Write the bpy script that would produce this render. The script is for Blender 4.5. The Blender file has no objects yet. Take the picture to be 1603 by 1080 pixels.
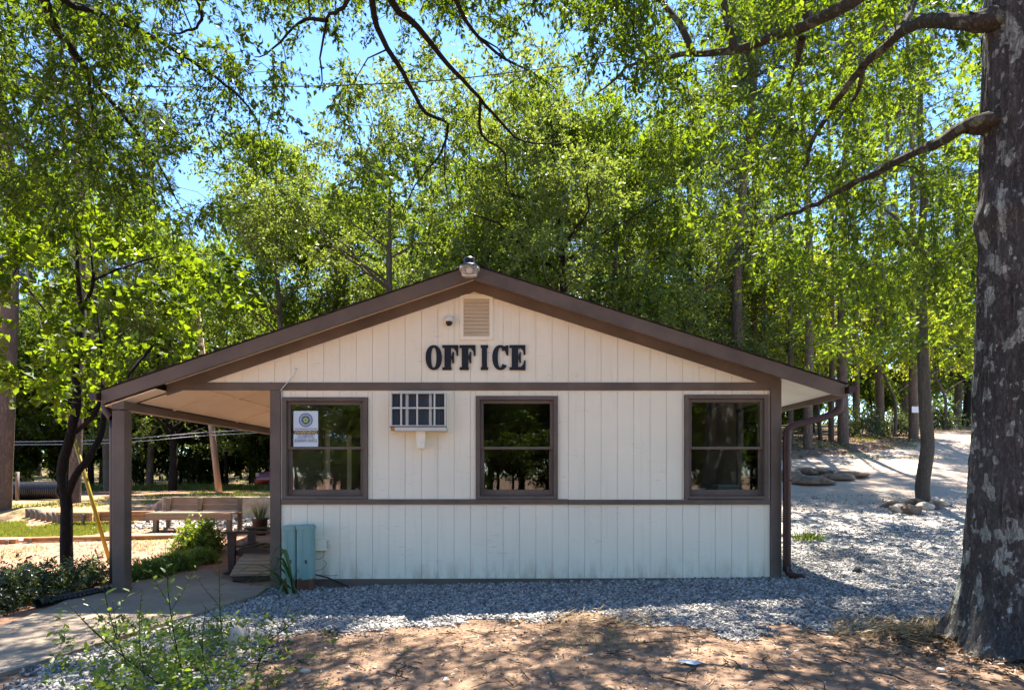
import bpy, bmesh, math, random
import numpy as np
from mathutils import Vector, Matrix, noise as mnoise

# ------------------------------------------------------------------ camera, sky, sun, exposure
sc = bpy.context.scene
C = sc.collection
CAMZ, FPX, CX, HY = 1.35, 962.0, 801.5, 742.0       # eye height, focal length and horizon in photo pixels
cam = bpy.data.objects.new('camera', bpy.data.cameras.new('camera'))
C.objects.link(cam)
cam.location = (0, 0, CAMZ)
cam.rotation_euler = (math.radians(90), 0, 0)
cam.data.sensor_width = 36
cam.data.lens = 36 * FPX / 1603
cam.data.shift_y = (HY - 540) / 1603
cam.data.clip_end = 3000
cam.data.clip_start = 0.05
sc.camera = cam

SUN_EL, SUN_AZ = math.radians(68), math.radians(15)     # azimuth from +Y towards +X
w = bpy.data.worlds.new('World'); sc.world = w; w.use_nodes = True
nt = w.node_tree; nt.nodes.clear()
sky = nt.nodes.new('ShaderNodeTexSky'); sky.sky_type = 'NISHITA'; sky.sun_disc = False
sky.sun_elevation = SUN_EL; sky.sun_rotation = SUN_AZ
sky.air_density = 1.0; sky.dust_density = 0.0; sky.ozone_density = 4.0
bg = nt.nodes.new('ShaderNodeBackground'); bg.inputs[1].default_value = 0.078
wo = nt.nodes.new('ShaderNodeOutputWorld')
tint = nt.nodes.new('ShaderNodeMix'); tint.data_type = 'RGBA'; tint.blend_type = 'MULTIPLY'; tint.inputs[0].default_value = 1.0
tint.inputs[7].default_value = (.77, .89, 1.0, 1)
nt.links.new(sky.outputs[0], tint.inputs[6]); nt.links.new(tint.outputs[2], bg.inputs[0]); nt.links.new(bg.outputs[0], wo.inputs[0])
sl = bpy.data.lights.new('sun', 'SUN'); sl.energy = 4.4; sl.angle = math.radians(0.53); sl.color = (1, .93, .82)
sun = bpy.data.objects.new('sun', sl); C.objects.link(sun)
sdir = Vector((math.sin(SUN_AZ) * math.cos(SUN_EL), math.cos(SUN_AZ) * math.cos(SUN_EL), math.sin(SUN_EL)))
sun.rotation_euler = sdir.to_track_quat('Z', 'Y').to_euler(); sun.location = (0, 0, 30)
sc.view_settings.view_transform = 'Standard'; sc.view_settings.look = 'None'
sc.view_settings.exposure = 2.5; sc.view_settings.gamma = 1.0
sc.cycles.max_bounces = 8; sc.cycles.transparent_max_bounces = 12
sc.cycles.use_denoising = True
sc.cycles.sample_clamp_indirect = 8

rng = np.random.default_rng(7)
random.seed(7)

# ------------------------------------------------------------------ helpers: materials
def nodes_of(m):
    m.use_nodes = True
    t = m.node_tree; t.nodes.clear()
    return t
class N:
    """tiny node-graph helper"""
    def __init__(s, name):
        s.m = bpy.data.materials.new(name); s.t = nodes_of(s.m)
    def n(s, typ, **kw):
        x = s.t.nodes.new(typ)
        ins = kw.pop('i', {})
        for k, v in kw.items(): setattr(x, k, v)
        for k, v in ins.items():
            if hasattr(v, 'links') or isinstance(v, bpy.types.NodeSocket): s.t.links.new(v, x.inputs[k])
            else:
                if isinstance(v, tuple) and len(v) == 3 and x.inputs[k].type == 'RGBA': v = (*v, 1)
                x.inputs[k].default_value = v
        return x
    def pos(s, scale=(1, 1, 1), rot=(0, 0, 0)):
        g = s.n('ShaderNodeNewGeometry')
        return s.n('ShaderNodeMapping', i={'Vector': g.outputs['Position'], 'Scale': scale, 'Rotation': rot}).outputs[0]
    def noise(s, vec, scale, detail=4, rough=.55, out=0):
        return s.n('ShaderNodeTexNoise', i={'Vector': vec, 'Scale': scale, 'Detail': detail, 'Roughness': rough}).outputs[out]
    def ramp(s, fac, stops, interp='LINEAR'):
        r = s.n('ShaderNodeValToRGB', i={'Fac': fac}); cr = r.color_ramp; cr.interpolation = interp
        while len(cr.elements) < len(stops): cr.elements.new(.5)
        for e, (p, c) in zip(cr.elements, stops):
            e.position = p
            if not isinstance(c, tuple): c = (c, c, c)
            e.color = (*c, 1)
        return r.outputs[0]
    def mix(s, fac, a, b, mode='MIX'):
        x = s.n('ShaderNodeMix', data_type='RGBA', blend_type=mode)
        for k, v in ((0, fac), (6, a), (7, b)):
            if isinstance(v, bpy.types.NodeSocket): s.t.links.new(v, x.inputs[k])
            else:
                if isinstance(v, tuple): v = (*v, 1)
                x.inputs[k].default_value = v
        return x.outputs[2]
    def math(s, op, a, b=0.0, c=None, clamp=False):
        x = s.n('ShaderNodeMath', operation=op, use_clamp=clamp)
        for k, v in ((0, a), (1, b), (2, c)):
            if v is None: continue
            if isinstance(v, bpy.types.NodeSocket): s.t.links.new(v, x.inputs[k])
            else: x.inputs[k].default_value = v
        return x.outputs[0]
    def bump(s, h, strength=.3, dist=.01):
        return s.n('ShaderNodeBump', i={'Height': h, 'Strength': strength, 'Distance': dist}).outputs[0]
    def out(s, shader):
        o = s.n('ShaderNodeOutputMaterial'); s.t.links.new(shader, o.inputs[0]); return s.m
    def pbr(s, col, rough=.7, normal=None, metal=0., spec=.4):
        i = {'Base Color': col, 'Roughness': rough, 'Metallic': metal, 'Specular IOR Level': spec}
        if normal is not None: i['Normal'] = normal
        return s.out(s.n('ShaderNodeBsdfPrincipled', i=i).outputs[0])
def sc3(c, k): return tuple(min(1, max(0, x * k)) for x in c)

def paint(name, c, rough=.6, var=.14, scale=3., bump=.15, stretch=(1, 1, 1), metal=0., spec=.4, bscale=40, bdist=.004):
    q = N(name); v = q.pos(stretch)
    n1 = q.noise(v, scale, 5, .6)
    col = q.mix(q.ramp(n1, [(.3, 0.), (.7, 1.)]), sc3(c, 1 - var), sc3(c, 1 + var))
    n2 = q.noise(v, bscale, 4, .6)
    col = q.mix(q.math('MULTIPLY', q.ramp(n2, [(.5, 0.), (.75, 1.)]), var * 1.2), col, sc3(c, .55))
    return q.pbr(col, rough, q.bump(n2, bump, bdist), metal, spec)

def wood(name, c, dark, axis='X', rough=.75):
    st = {'X': (.6, 9, 9), 'Y': (9, .6, 9), 'Z': (9, 9, .6)}[axis]
    q = N(name); v = q.pos(st)
    n1 = q.noise(v, 3.2, 6, .65)
    v2 = q.pos((1, 1, 1)); n2 = q.noise(v2, 1.7, 3)
    col = q.mix(q.ramp(n1, [(.32, 0.), (.62, 1.)]), dark, c)
    col = q.mix(q.math('MULTIPLY', n2, .4), col, sc3(c, 1.25))
    return q.pbr(col, rough, q.bump(n1, .4, .004))

def siding_mat(name, c):
    q = N(name); v = q.pos((1, 1, 1))
    broad = q.noise(v, .9, 4, .6)
    col = q.mix(q.ramp(broad, [(.35, 0.), (.7, 1.)]), sc3(c, .95), sc3(c, 1.03))
    vh = q.pos((5, 5, 42)); streak = q.noise(vh, 1.6, 4, .7)        # rough-sawn horizontal checks
    patch = q.ramp(q.noise(v, 2.3, 3), [(.5, 0.), (.68, 1.)])
    chk = q.math('MULTIPLY', q.ramp(streak, [(.60, 0.), (.70, 1.)]), q.math('MULTIPLY', patch, .75))
    col = q.mix(chk, col, sc3((.52, .40, .28), .75))
    vd = q.pos((9, 9, 2.2)); drip = q.noise(vd, 1.0, 4, .7)
    g = q.n('ShaderNodeNewGeometry'); sep = q.n('ShaderNodeSeparateXYZ', i={0: g.outputs['Position']})
    low = q.ramp(q.math('MULTIPLY', q.math('SUBTRACT', .34, sep.outputs[2]), 2.6, clamp=True), [(0, 0.), (1, 1.)])
    splash = q.math('MULTIPLY', low, q.ramp(drip, [(.42, 0.), (.66, 1.)]))      # mud splash off the gravel
    col = q.mix(q.math('MULTIPLY', splash, .8), col, (.46, .34, .22))
    run = q.math('MULTIPLY', q.ramp(q.noise(q.pos((14, 14, .8)), 1.3, 3), [(.56, 0.), (.75, 1.)]), .22)
    col = q.mix(run, col, sc3(c, .66))
    fine = q.noise(q.pos((1, 1, 7)), 60, 3, .7)
    return q.pbr(col, .62, q.bump(q.math('ADD', q.math('MULTIPLY', fine, .4), q.math('MULTIPLY', streak, .6)), .35, .004), spec=.3)

def leafmat(name, refl, trans, amt=.5, var=.35, gloss=.06, hue=None):
    q = N(name)
    g = q.n('ShaderNodeNewGeometry'); r = g.outputs['Random Per Island']
    oi = q.n('ShaderNodeObjectInfo').outputs['Random']
    big = q.noise(q.pos((1, 1, 1)), .55, 3)
    f = q.math('ADD', q.math('MULTIPLY', r, .62), q.math('MULTIPLY', big, .38))
    hue = hue or (1.2, 1.05, .7)
    lo = tuple(x * (1 - var) for x in refl); hi = tuple(min(1, x * (1 + var) * h) for x, h in zip(refl, hue))
    lo2 = tuple(x * (1 - var) for x in trans); hi2 = tuple(min(1, x * (1 + var) * h) for x, h in zip(trans, hue))
    c1 = q.mix(f, lo, hi); c2 = q.mix(f, lo2, hi2)
    d = q.n('ShaderNodeBsdfDiffuse', i={'Color': c1}).outputs[0]
    t = q.n('ShaderNodeBsdfTranslucent', i={'Color': c2}).outputs[0]
    m = q.n('ShaderNodeMixShader', i={0: amt, 1: d, 2: t}).outputs[0]
    gl = q.n('ShaderNodeBsdfGlossy', i={'Color': (.9, .95, 1.), 'Roughness': .38}).outputs[0]
    m2 = q.n('ShaderNodeMixShader', i={0: gloss, 1: m, 2: gl}).outputs[0]
    return q.out(m2)

def barkmat(name, c, dark, lichen=None, scale=1.0, lich_amt=.0):
    q = N(name); v = q.pos((6 * scale, 6 * scale, 1.1 * scale))
    vw = q.n('ShaderNodeVectorMath', operation='ADD', i={0: v, 1: q.n('ShaderNodeVectorMath', operation='SCALE', i={0: q.noise(q.pos(), 4 * scale, 3, out=1), 'Scale': .9}).outputs[0]}).outputs[0]
    r = q.noise(vw, 2.4, 6, .7)
    fur = q.math('ABSOLUTE', q.math('SUBTRACT', q.noise(vw, 2.3, 5, .7), .5))
    r = q.math('ADD', q.math('MULTIPLY', q.ramp(fur, [(.0, 0.), (.15, 1.)]), .5), q.math('MULTIPLY', r, .5))
    r = q.math('ADD', r, q.math('MULTIPLY', q.math('SUBTRACT', q.noise(q.pos((1, 1, .5)), 55, 4, .7), .5), .5))
    col = q.mix(q.ramp(r, [(.25, 0.), (.78, 1.)]), dark, c)  # furrow shade put into the bark colour, since the relief shades too little
    col = q.mix(q.math('MULTIPLY', q.noise(q.pos(), 1.3 * scale, 3), .5), col, sc3(c, 1.4))
    if lichen:
        a = q.noise(q.pos((1, 1, .7)), 8.5, 2, .4); b = q.noise(q.pos(), 26, 3, .6)
        f = q.ramp(q.math('ADD', a, q.math('MULTIPLY', b, .22)), [(.735 - lich_amt, 0.), (.755 - lich_amt, 1.)])
        a2 = q.noise(q.pos((1, 1, .8)), 21, 1, .4)
        f2 = q.ramp(q.math('ADD', a2, q.math('MULTIPLY', b, .15)), [(.79 - lich_amt, 0.), (.81 - lich_amt, 1.)])
        lc = q.mix(b, sc3(lichen, .7), sc3(lichen, 1.2))
        brk = q.ramp(r, [(.30, .3), (.48, 1.)])
        col = q.mix(q.math('MULTIPLY', q.math('MAXIMUM', f, f2), brk), col, lc)
    return q.pbr(col, .92, q.bump(r, 1., .045), spec=.15)

def plain(name, c, rough=.5, metal=0., spec=.4): 
    q = N(name); return q.pbr(c, rough, None, metal, spec)

M = {}
M['siding'] = siding_mat('siding', (.88, .80, .615))
M['cream'] = paint('cream', (.62, .50, .33), .6, .08)
M['brown'] = paint('brown', (.128, .093, .070), .6, .24, 2.5, .3)
M['maroon'] = paint('maroon', (.045, .018, .016), .35, .2)
M['soffit'] = paint('soffit', (.86, .69, .50), .65, .07, 1.3)
M['shingle'] = paint('shingle', (.035, .033, .032), .95, .4, 14)
M['teal'] = None
q = N('teal'); v = q.pos((1, 1, 1)); b = q.noise(v, 24, 5, .65); g = q.n('ShaderNodeNewGeometry'); z = q.n('ShaderNodeSeparateXYZ', i={0: g.outputs['Position']}).outputs[2]
rust = q.ramp(q.math('ADD', q.math('MULTIPLY', q.math('SUBTRACT', .075, z), 9.), q.math('MULTIPLY', q.noise(q.pos((22, 22, 5)), 1., 4, .7), 1.1)), [(.46, 0.), (.54, 1.)])
col = q.mix(rust, q.mix(q.noise(v, 5, 4), (.18, .305, .265), (.25, .39, .345)), q.mix(b, (.06, .025, .015), (.17, .075, .04)))
col = q.mix(q.ramp(b, [(.68, 0.), (.74, .8)]), col, (.10, .09, .08))
M['teal'] = q.pbr(col, .55, q.bump(b, .15, .003))
M['black'] = plain('black', (.008, .009, .013), .45)
M['blackp'] = paint('blackp', (.012, .012, .014), .35, .3, 5)
M['dark'] = plain('dark', (.02, .019, .018), .8)
M['white'] = paint('white', (.72, .72, .70), .45, .05)
M['offwhite'] = paint('offwhite', (.60, .58, .51), .5, .1)
M['metal'] = paint('metal', (.55, .55, .55), .35, .1, 8, metal=.6)
M['fin'] = None
q = N('fin'); wv = q.n('ShaderNodeTexWave', wave_type='BANDS', bands_direction='X', i={'Vector': q.pos(), 'Scale': 11., 'Distortion': .4}).outputs[0]
M['fin'] = q.pbr(q.mix(wv, (.006, .012, .018), (.06, .09, .12)), .5)
M['finmetal'] = plain('finmetal', (.10, .13, .16), .5, .3)
M['rust'] = paint('rust', (.45, .20, .04), .8, .3, 20)
M['benchwood'] = wood('benchwood', (.25, .165, .108), (.11, .07, .046), 'X')
M['timber'] = wood('timber', (.38, .175, .065), (.19, .085, .033), 'X')
M['oldtimber'] = wood('oldtimber', (.17, .13, .095), (.07, .055, .045), 'Z')
M['chairwood'] = wood('chairwood', (.055, .032, .024), (.02, .012, .01), 'X', .4)
M['stoolwood'] = wood('stoolwood', (.33, .24, .15), (.13, .085, .05), 'X', .3)  # weathered slats, with the sky's reflection put into the pale colour
M['polewood'] = wood('polewood', (.38, .25, .17), (.22, .14, .095), 'Z')
M['concrete'] = None
q = N('concrete'); n1 = q.noise(q.pos(), 1.1, 6, .65); n2 = q.noise(q.pos(), 55, 4, .7)
col = q.mix(q.ramp(n1, [(.35, 0.), (.68, 1.)]), (.20, .155, .112), (.31, .245, .18))
col = q.mix(q.math('MULTIPLY', q.ramp(q.noise(q.pos((1, 1, 1)), 3.7, 4, .7), [(.55, 0.), (.7, 1.)]), .5), col, (.14, .10, .07))
col = q.mix(q.math('MULTIPLY', n2, .3), col, (.2, .16, .13))
M['concrete'] = q.pbr(col, .85, q.bump(n2, .25, .004), spec=.25)
q = N('blockwall'); n1 = q.noise(q.pos(), 2.4, 5, .65)
M['blockwall'] = q.pbr(q.mix(q.ramp(n1, [(.42, 0.), (.7, 1.)]), (.50, .40, .28), (.30, .18, .10)), .9, q.bump(q.noise(q.pos(), 40, 4), .3, .006))
M['rock'] = None
q = N('rock'); n1 = q.noise(q.pos(), 6, 6, .65)
M['rock'] = q.pbr(q.mix(q.ramp(n1, [(.35, 0.), (.65, 1.)]), (.085, .058, .040), (.235, .16, .108)), .9, q.bump(n1, .6, .02))
q = N('palerock'); n1 = q.noise(q.pos(), 14, 6, .65)
M['palerock'] = q.pbr(q.mix(q.ramp(n1, [(.35, 0.), (.65, 1.)]), (.40, .29, .20), (.58, .47, .36)), .9, q.bump(n1, .6, .01))
q = N('gravelstone'); r = q.n('ShaderNodeNewGeometry').outputs['Random Per Island']
col = q.ramp(r, [(0, (.085, .08, .078)), (.3, (.18, .172, .166)), (.62, (.285, .272, .258)), (.85, (.42, .40, .375)), (1, (.50, .42, .34))])
M['gravelstone'] = q.pbr(col, .85, None, spec=.25)
# glass: clear pane that also mirrors the woods across the yard
q = N('glass'); fr = q.n('ShaderNodeFresnel', i={'IOR': 1.5}).outputs[0]
wn = q.bump(q.noise(q.pos(), 1.6, 2), .05, .02)
tr = q.n('ShaderNodeBsdfTransparent', i={'Color': (.82, .86, .85)}).outputs[0]
gl = q.n('ShaderNodeBsdfGlossy', i={'Color': (1, 1, 1), 'Roughness': .012, 'Normal': wn}).outputs[0]
M['glass'] = q.out(q.n('ShaderNodeMixShader', i={0: q.math('ADD', q.math('MULTIPLY', fr, 1.5), .01, clamp=True), 1: tr, 2: gl}).outputs[0])
q = N('lens'); M['lens'] = q.out(q.n('ShaderNodeBsdfPrincipled', i={'Base Color': (.85, .84, .8), 'Roughness': .25, 'Transmission Weight': .75, 'IOR': 1.3}).outputs[0])
M['interior'] = paint('interior', (.22, .17, .12), .8, .1)
M['paper'] = plain('paper', (.62, .62, .60), .8)
M['yellow'] = paint('yellow', (.33, .235, .02), .5, .2)
M['wire'] = plain('wire', (.015, .015, .015), .6)
M['wirepale'] = plain('wirepale', (.42, .42, .42), .5)
M['carpaint'] = plain('carpaint', (.10, .008, .012), .2, .2)
M['rubber'] = plain('rubber', (.015, .015, .015), .9)
M['signwhite'] = plain('signwhite', (.60, .68, .72), .5)
M['signnavy'] = plain('signnavy', (.05, .065, .11), .6)
M['signgrey'] = plain('signgrey', (.19, .23, .33), .6)
M['signyellow'] = plain('signyellow', (.75, .48, .06), .6)
M['signgreen'] = plain('signgreen', (.42, .55, .12), .6)

M['leaf_oak'] = leafmat('leaf_oak', (.024, .058, .007), (.19, .30, .010), .44, .62, .02)
M['leaf_over'] = leafmat('leaf_over', (.020, .050, .006), (.16, .26, .010), .42, .62, .02)
M['leaf_maple'] = leafmat('leaf_maple', (.030, .072, .008), (.20, .31, .010), .46, .6, .02)
M['leaf_back'] = leafmat('leaf_back', (.078, .118, .036), (.23, .32, .045), .38, .5, .03)
M['leaf_back2'] = leafmat('leaf_back2', (.046, .086, .015), (.21, .32, .02), .42, .55, .015)
M['leaf_bright'] = leafmat('leaf_bright', (.070, .115, .012), (.36, .44, .016), .5, .4, .02)
M['needle'] = leafmat('needle', (.038, .060, .030), (.07, .10, .03), .3, .4, .04)
M['leaf_wood'] = leafmat('leaf_wood', (.026, .052, .010), (.15, .23, .014), .45, .6, .02)
M['leaf_shrub'] = leafmat('leaf_shrub', (.085, .15, .018), (.27, .36, .02), .45, .35, .05)
M['leaf_azalea'] = leafmat('leaf_azalea', (.035, .055, .020), (.10, .14, .025), .4, .4, .06)
M['leaf_weed'] = leafmat('leaf_weed', (.060, .115, .024), (.19, .28, .035), .42, .4, .025)
M['leaf_lily'] = leafmat('leaf_lily', (.045, .10, .022), (.10, .18, .03), .35, .3, .06)
M['grass'] = leafmat('grass', (.12, .16, .028), (.28, .32, .04), .4, .4, .03)
M['litter'] = leafmat('litter', (.12, .075, .040), (.10, .06, .03), .15, .55, .03, (1.3, 1.2, 1.1))
M['straw'] = leafmat('straw', (.30, .20, .095), (.16, .10, .04), .15, .4, .03, (1.1, 1.1, 1.))
M['bark_oak'] = barkmat('bark_oak', (.175, .160, .145), (.018, .015, .014), (.48, .50, .43), 1.6, .032)
M['bark_limb'] = barkmat('bark_limb', (.15, .13, .098), (.032, .027, .021), (.30, .31, .22), 2.4, .02)
M['bark_twig'] = barkmat('bark_twig', (.06, .048, .038), (.022, .018, .015), None, 3.0)
M['bark_pine'] = barkmat('bark_pine', (.23, .165, .125), (.075, .055, .045), None, .9)
M['bark_grey'] = barkmat('bark_grey', (.17, .14, .11), (.06, .05, .04), None, 1.2)
M['bark_dark'] = barkmat('bark_dark', (.040, .030, .027), (.014, .011, .010), None, 2.0)

# ------------------------------------------------------------------ helpers: geometry, naming
ABS = {}
def tag(o, label=None, cat=None, group=None, kind=None):
    if label: o['label'] = label
    if cat: o['category'] = cat
    if group: o['group'] = group
    if kind: o['kind'] = kind
    return o
def thing(name, label, cat, loc=(0, 0, 0), group=None, rz=0., world=True):
    """Empty at a thing's base. world=True: its parts are given in world coordinates, else in the thing's own frame."""
    o = bpy.data.objects.new(name, None); C.objects.link(o)
    o.location = loc; o.rotation_euler = (0, 0, rz); o.empty_display_size = .2
    ABS[o.name] = Vector(loc) if world else Vector((0, 0, 0))
    return tag(o, label, cat, group)
def link(name, me, mat=None, parent=None, loc=(0, 0, 0), rot=None):
    o = bpy.data.objects.new(name, me); C.objects.link(o)
    loc = Vector(loc); ABS[o.name] = loc.copy()
    if mat is not None and len(me.materials) == 0: me.materials.append(mat)
    if parent is not None:
        o.parent = parent; o.location = loc - ABS[parent.name]
    else: o.location = loc
    if rot: o.rotation_euler = rot
    return o
def fmesh(name, v, faces, mat=None, smooth=False):
    """mesh from numpy verts and one or several (n,k) face arrays"""
    v = np.asarray(v, np.float32).reshape(-1, 3)
    if not isinstance(faces, (list, tuple)): faces = [faces]
    faces = [np.asarray(f, np.int32) for f in faces if len(f)]
    me = bpy.data.meshes.new(name)
    me.vertices.add(len(v)); me.vertices.foreach_set('co', v.ravel())
    nl = sum(f.size for f in faces); nf = sum(len(f) for f in faces)
    me.loops.add(nl); me.loops.foreach_set('vertex_index', np.concatenate([f.ravel() for f in faces]))
    tot = np.concatenate([np.full(len(f), f.shape[1], np.int32) for f in faces])
    me.polygons.add(nf)
    me.polygons.foreach_set('loop_start', np.concatenate([[0], np.cumsum(tot)[:-1]]).astype(np.int32))
    me.polygons.foreach_set('loop_total', tot)
    if smooth: me.polygons.foreach_set('use_smooth', np.ones(nf, bool))
    me.update(calc_edges=True)
    if mat is not None: me.materials.append(mat)
    return me
def bmesh_obj(name, bm, mat, parent=None, loc=(0, 0, 0), smooth=False, rot=None):
    me = bpy.data.meshes.new(name); bmesh.ops.recalc_face_normals(bm, faces=bm.faces); bm.to_mesh(me); bm.free()
    if smooth:
        for p in me.polygons: p.use_smooth = True
    return link(name, me, mat, parent, loc, rot)
BOXC = {}
def box_mesh(sx, sy, sz, bev, mat):
    key = (round(sx, 4), round(sy, 4), round(sz, 4), bev, mat.name)
    if key in BOXC: return BOXC[key]
    bm = bmesh.new(); bmesh.ops.create_cube(bm, size=1); bmesh.ops.scale(bm, vec=(sx, sy, sz), verts=bm.verts)
    if bev: bmesh.ops.bevel(bm, geom=bm.edges[:], offset=min(bev, .45 * min(sx, sy, sz)), segments=1, affect='EDGES')
    me = bpy.data.meshes.new('box'); bm.to_mesh(me); bm.free(); me.materials.append(mat)
    BOXC[key] = me
    return me
def box(name, x0, x1, y0, y1, z0, z1, mat, parent=None, bev=.004, rot=None):
    me = box_mesh(x1 - x0, y1 - y0, z1 - z0, bev, mat)
    return link(name, me, None, parent, ((x0 + x1) / 2, (y0 + y1) / 2, (z0 + z1) / 2), rot)
def prism(name, pts, y0, y1, mat, parent=None, bev=0.):
    """polygon in X-Z extruded along Y"""
    bm = bmesh.new(); c = np.mean(np.array(pts), 0); cy = (y0 + y1) / 2
    vs = [bm.verts.new((p[0] - c[0], y0 - cy, p[1] - c[1])) for p in pts]
    f = bm.faces.new(vs); r = bmesh.ops.extrude_face_region(bm, geom=[f])
    bmesh.ops.translate(bm, vec=(0, y1 - y0, 0), verts=[g for g in r['geom'] if isinstance(g, bmesh.types.BMVert)])
    if bev: bmesh.ops.bevel(bm, geom=bm.edges[:], offset=bev, segments=1, affect='EDGES')
    return bmesh_obj(name, bm, mat, parent, (c[0], cy, c[1]))
def tube_np(pts, rad, sides=6, caps=True):
    pts = np.asarray(pts, float); rad = np.asarray(rad, float); n = len(pts)
    t = np.gradient(pts, axis=0); t /= np.linalg.norm(t, axis=1, keepdims=True) + 1e-9
    mt = np.abs(t.mean(0)); ref = np.eye(3)[int(np.argmin(mt))]
    u = np.cross(t, ref); u /= np.linalg.norm(u, axis=1, keepdims=True) + 1e-9
    v = np.cross(t, u)
    a = np.arange(sides) / sides * 2 * np.pi
    ring = pts[:, None, :] + rad[:, None, None] * (np.cos(a)[None, :, None] * u[:, None, :] + np.sin(a)[None, :, None] * v[:, None, :])
    V = ring.reshape(-1, 3)
    i = np.arange(n - 1)[:, None] * sides; j = np.arange(sides)[None, :]; k = (j + 1) % sides
    F = np.stack([i + j, i + k, i + sides + k, i + sides + j], -1).reshape(-1, 4)
    return V, F
def tubes_mesh(name, chains, mat, smooth=True, minr=None):
    Vs, Fs, o = [], [], 0
    for pts, rad in chains:
        s = 12 if rad[0] > .12 else 8 if rad[0] > .04 else 5 if rad[0] > .012 else 3
        V, F = tube_np(pts, rad, s); Vs.append(V); Fs.append(F + o); o += len(V)
    return fmesh(name, np.concatenate(Vs), np.concatenate(Fs), mat, smooth)
def tube(name, pts, r, mat, parent=None, sides=10, r1=None, loc=(0, 0, 0)):
    pts = np.asarray(pts, float) - np.asarray(loc)
    rad = np.linspace(r, r if r1 is None else r1, len(pts))
    V, F = tube_np(pts, rad, sides); n = len(pts)
    c0, c1 = len(V), len(V) + 1
    V = np.vstack([V, pts[0], pts[-1]]); j = np.arange(sides); k = (j + 1) % sides
    T = np.concatenate([np.stack([k, j, np.full(sides, c0)], -1), np.stack([(n - 1) * sides + j, (n - 1) * sides + k, np.full(sides, c1)], -1)])
    return link(name, fmesh(name, V, [F, T], mat, True), None, parent, loc)
def smooth_path(pts, step=.12):
    pts = np.asarray(pts, float); P = np.vstack([2 * pts[0] - pts[1], pts, 2 * pts[-1] - pts[-2]]); out = []
    for i in range(1, len(P) - 2):
        n = max(2, int(np.linalg.norm(P[i + 1] - P[i]) / step)); t = np.linspace(0, 1, n, endpoint=False)[:, None]
        a, b, c, d = P[i - 1:i + 3]
        out.append(.5 * ((2 * b) + (c - a) * t + (2 * a - 5 * b + 4 * c - d) * t * t + (3 * b - a - 3 * c + d) * t ** 3))
    return np.vstack(out + [pts[-1:]])
def copy_tree(o, parent=None):
    c = o.copy(); C.objects.link(c); c.parent = parent
    for ch in o.children: copy_tree(ch, c)
    return c

# ------------------------------------------------------------------ terrain
RY = [-50, 7.5, 9, 11, 14, 18, 21, 24, 40, 60, 120, 900]
RZ = [0, 0, .06, .26, .65, 1.39, 1.94, 2.62, 4.55, 6.2, 7.5, 8.0]
LY = [-50, 7.5, 10, 11.7, 13, 14.2, 15.2, 18, 25, 32, 38, 50, 120, 900]
LZ = [-.12, -.12, -.04, .06, .13, .28, .52, .60, .62, .62, .8, 1.6, 4.0, 8.0]
def sstep(a, b, x): t = np.clip((x - a) / (b - a), 0, 1); return t * t * (3 - 2 * t)
def hgt(X, Y):
    X = np.asarray(X, float); Y = np.asarray(Y, float)
    fade = 1 - sstep(8.5, 12, Y)
    tilt = np.clip(.021 * X - .018, -.13, .09) * fade
    r = np.interp(Y, RY, RZ); l = np.interp(Y, LY, LZ); l = np.where(Y < 12, l + .12 * fade, l)
    wgt = sstep(-4.2, 3.2, X)
    z = l * (1 - wgt) + r * wgt + tilt
    # terrace held by the low concrete wall, right of the timber bed
    terr = sstep(-9.0, -8.6, X) * (1 - sstep(-3.5, -2, X)) * sstep(15.02, 15.1, Y) * (1 - sstep(24, 30, Y))
    z = z + terr * (.76 - l) * (1 - wgt)
    pit = sstep(-9.0, -8.6, X) * (1 - sstep(-3.5, -2, X)) * sstep(13.5, 14.3, Y) * (1 - sstep(15.02, 15.1, Y))
    z = z - pit * (l - .25) * (1 - wgt)
    z = z + .012 * np.sin(X * 1.7 + .6 * Y) * np.sin(Y * 1.3 - .4 * X) * sstep(0, 2, np.abs(Y - 7.7) + np.abs(X) * .05)
    z = z + .035 * np.exp(-((Y - 4.2) / 1.2) ** 2) * sstep(-3.0, -1.0, X)         # worn earth rise in front
    return z
def hz(x, y): return float(hgt(x, y))
def at(px, py, Y): return np.array([(px - CX) / FPX * Y, Y, CAMZ + (HY - py) / FPX * Y])
def gp(px, py):
    """where the view ray through a photo pixel meets the ground"""
    Y = np.arange(2.0, 120, .01); X = (px - CX) / FPX * Y; Z = CAMZ + (HY - py) / FPX * Y
    d = Z - hgt(X, Y); k = np.argmax(d <= 0)
    assert d[k] <= 0, (px, py)
    return np.array([X[k], Y[k], hz(X[k], Y[k])])
def in_poly(X, Y, poly):
    ins = np.zeros(X.shape, bool); n = len(poly)
    for i in range(n):
        x0, y0 = poly[i][:2]; x1, y1 = poly[(i + 1) % n][:2]
        c = ((y0 > Y) != (y1 > Y)) & (X < (x1 - x0) * (Y - y0) / (y1 - y0 + 1e-12) + x0)
        ins ^= c
    return ins
FY = 7.7                                      # facade plane
def FX(px): return (px - CX) / FPX * FY
def FZ(py): return CAMZ + (HY - py) / FPX * FY
WX0, WX1 = FX(426), FX(1220)                  # the office's side walls
def vnoise(X, Y, s, seed=0.):
    return np.array([mnoise.noise((x * s + seed, y * s - seed, seed)) for x, y in zip(X.ravel(), Y.ravel())]).reshape(X.shape)

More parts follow.
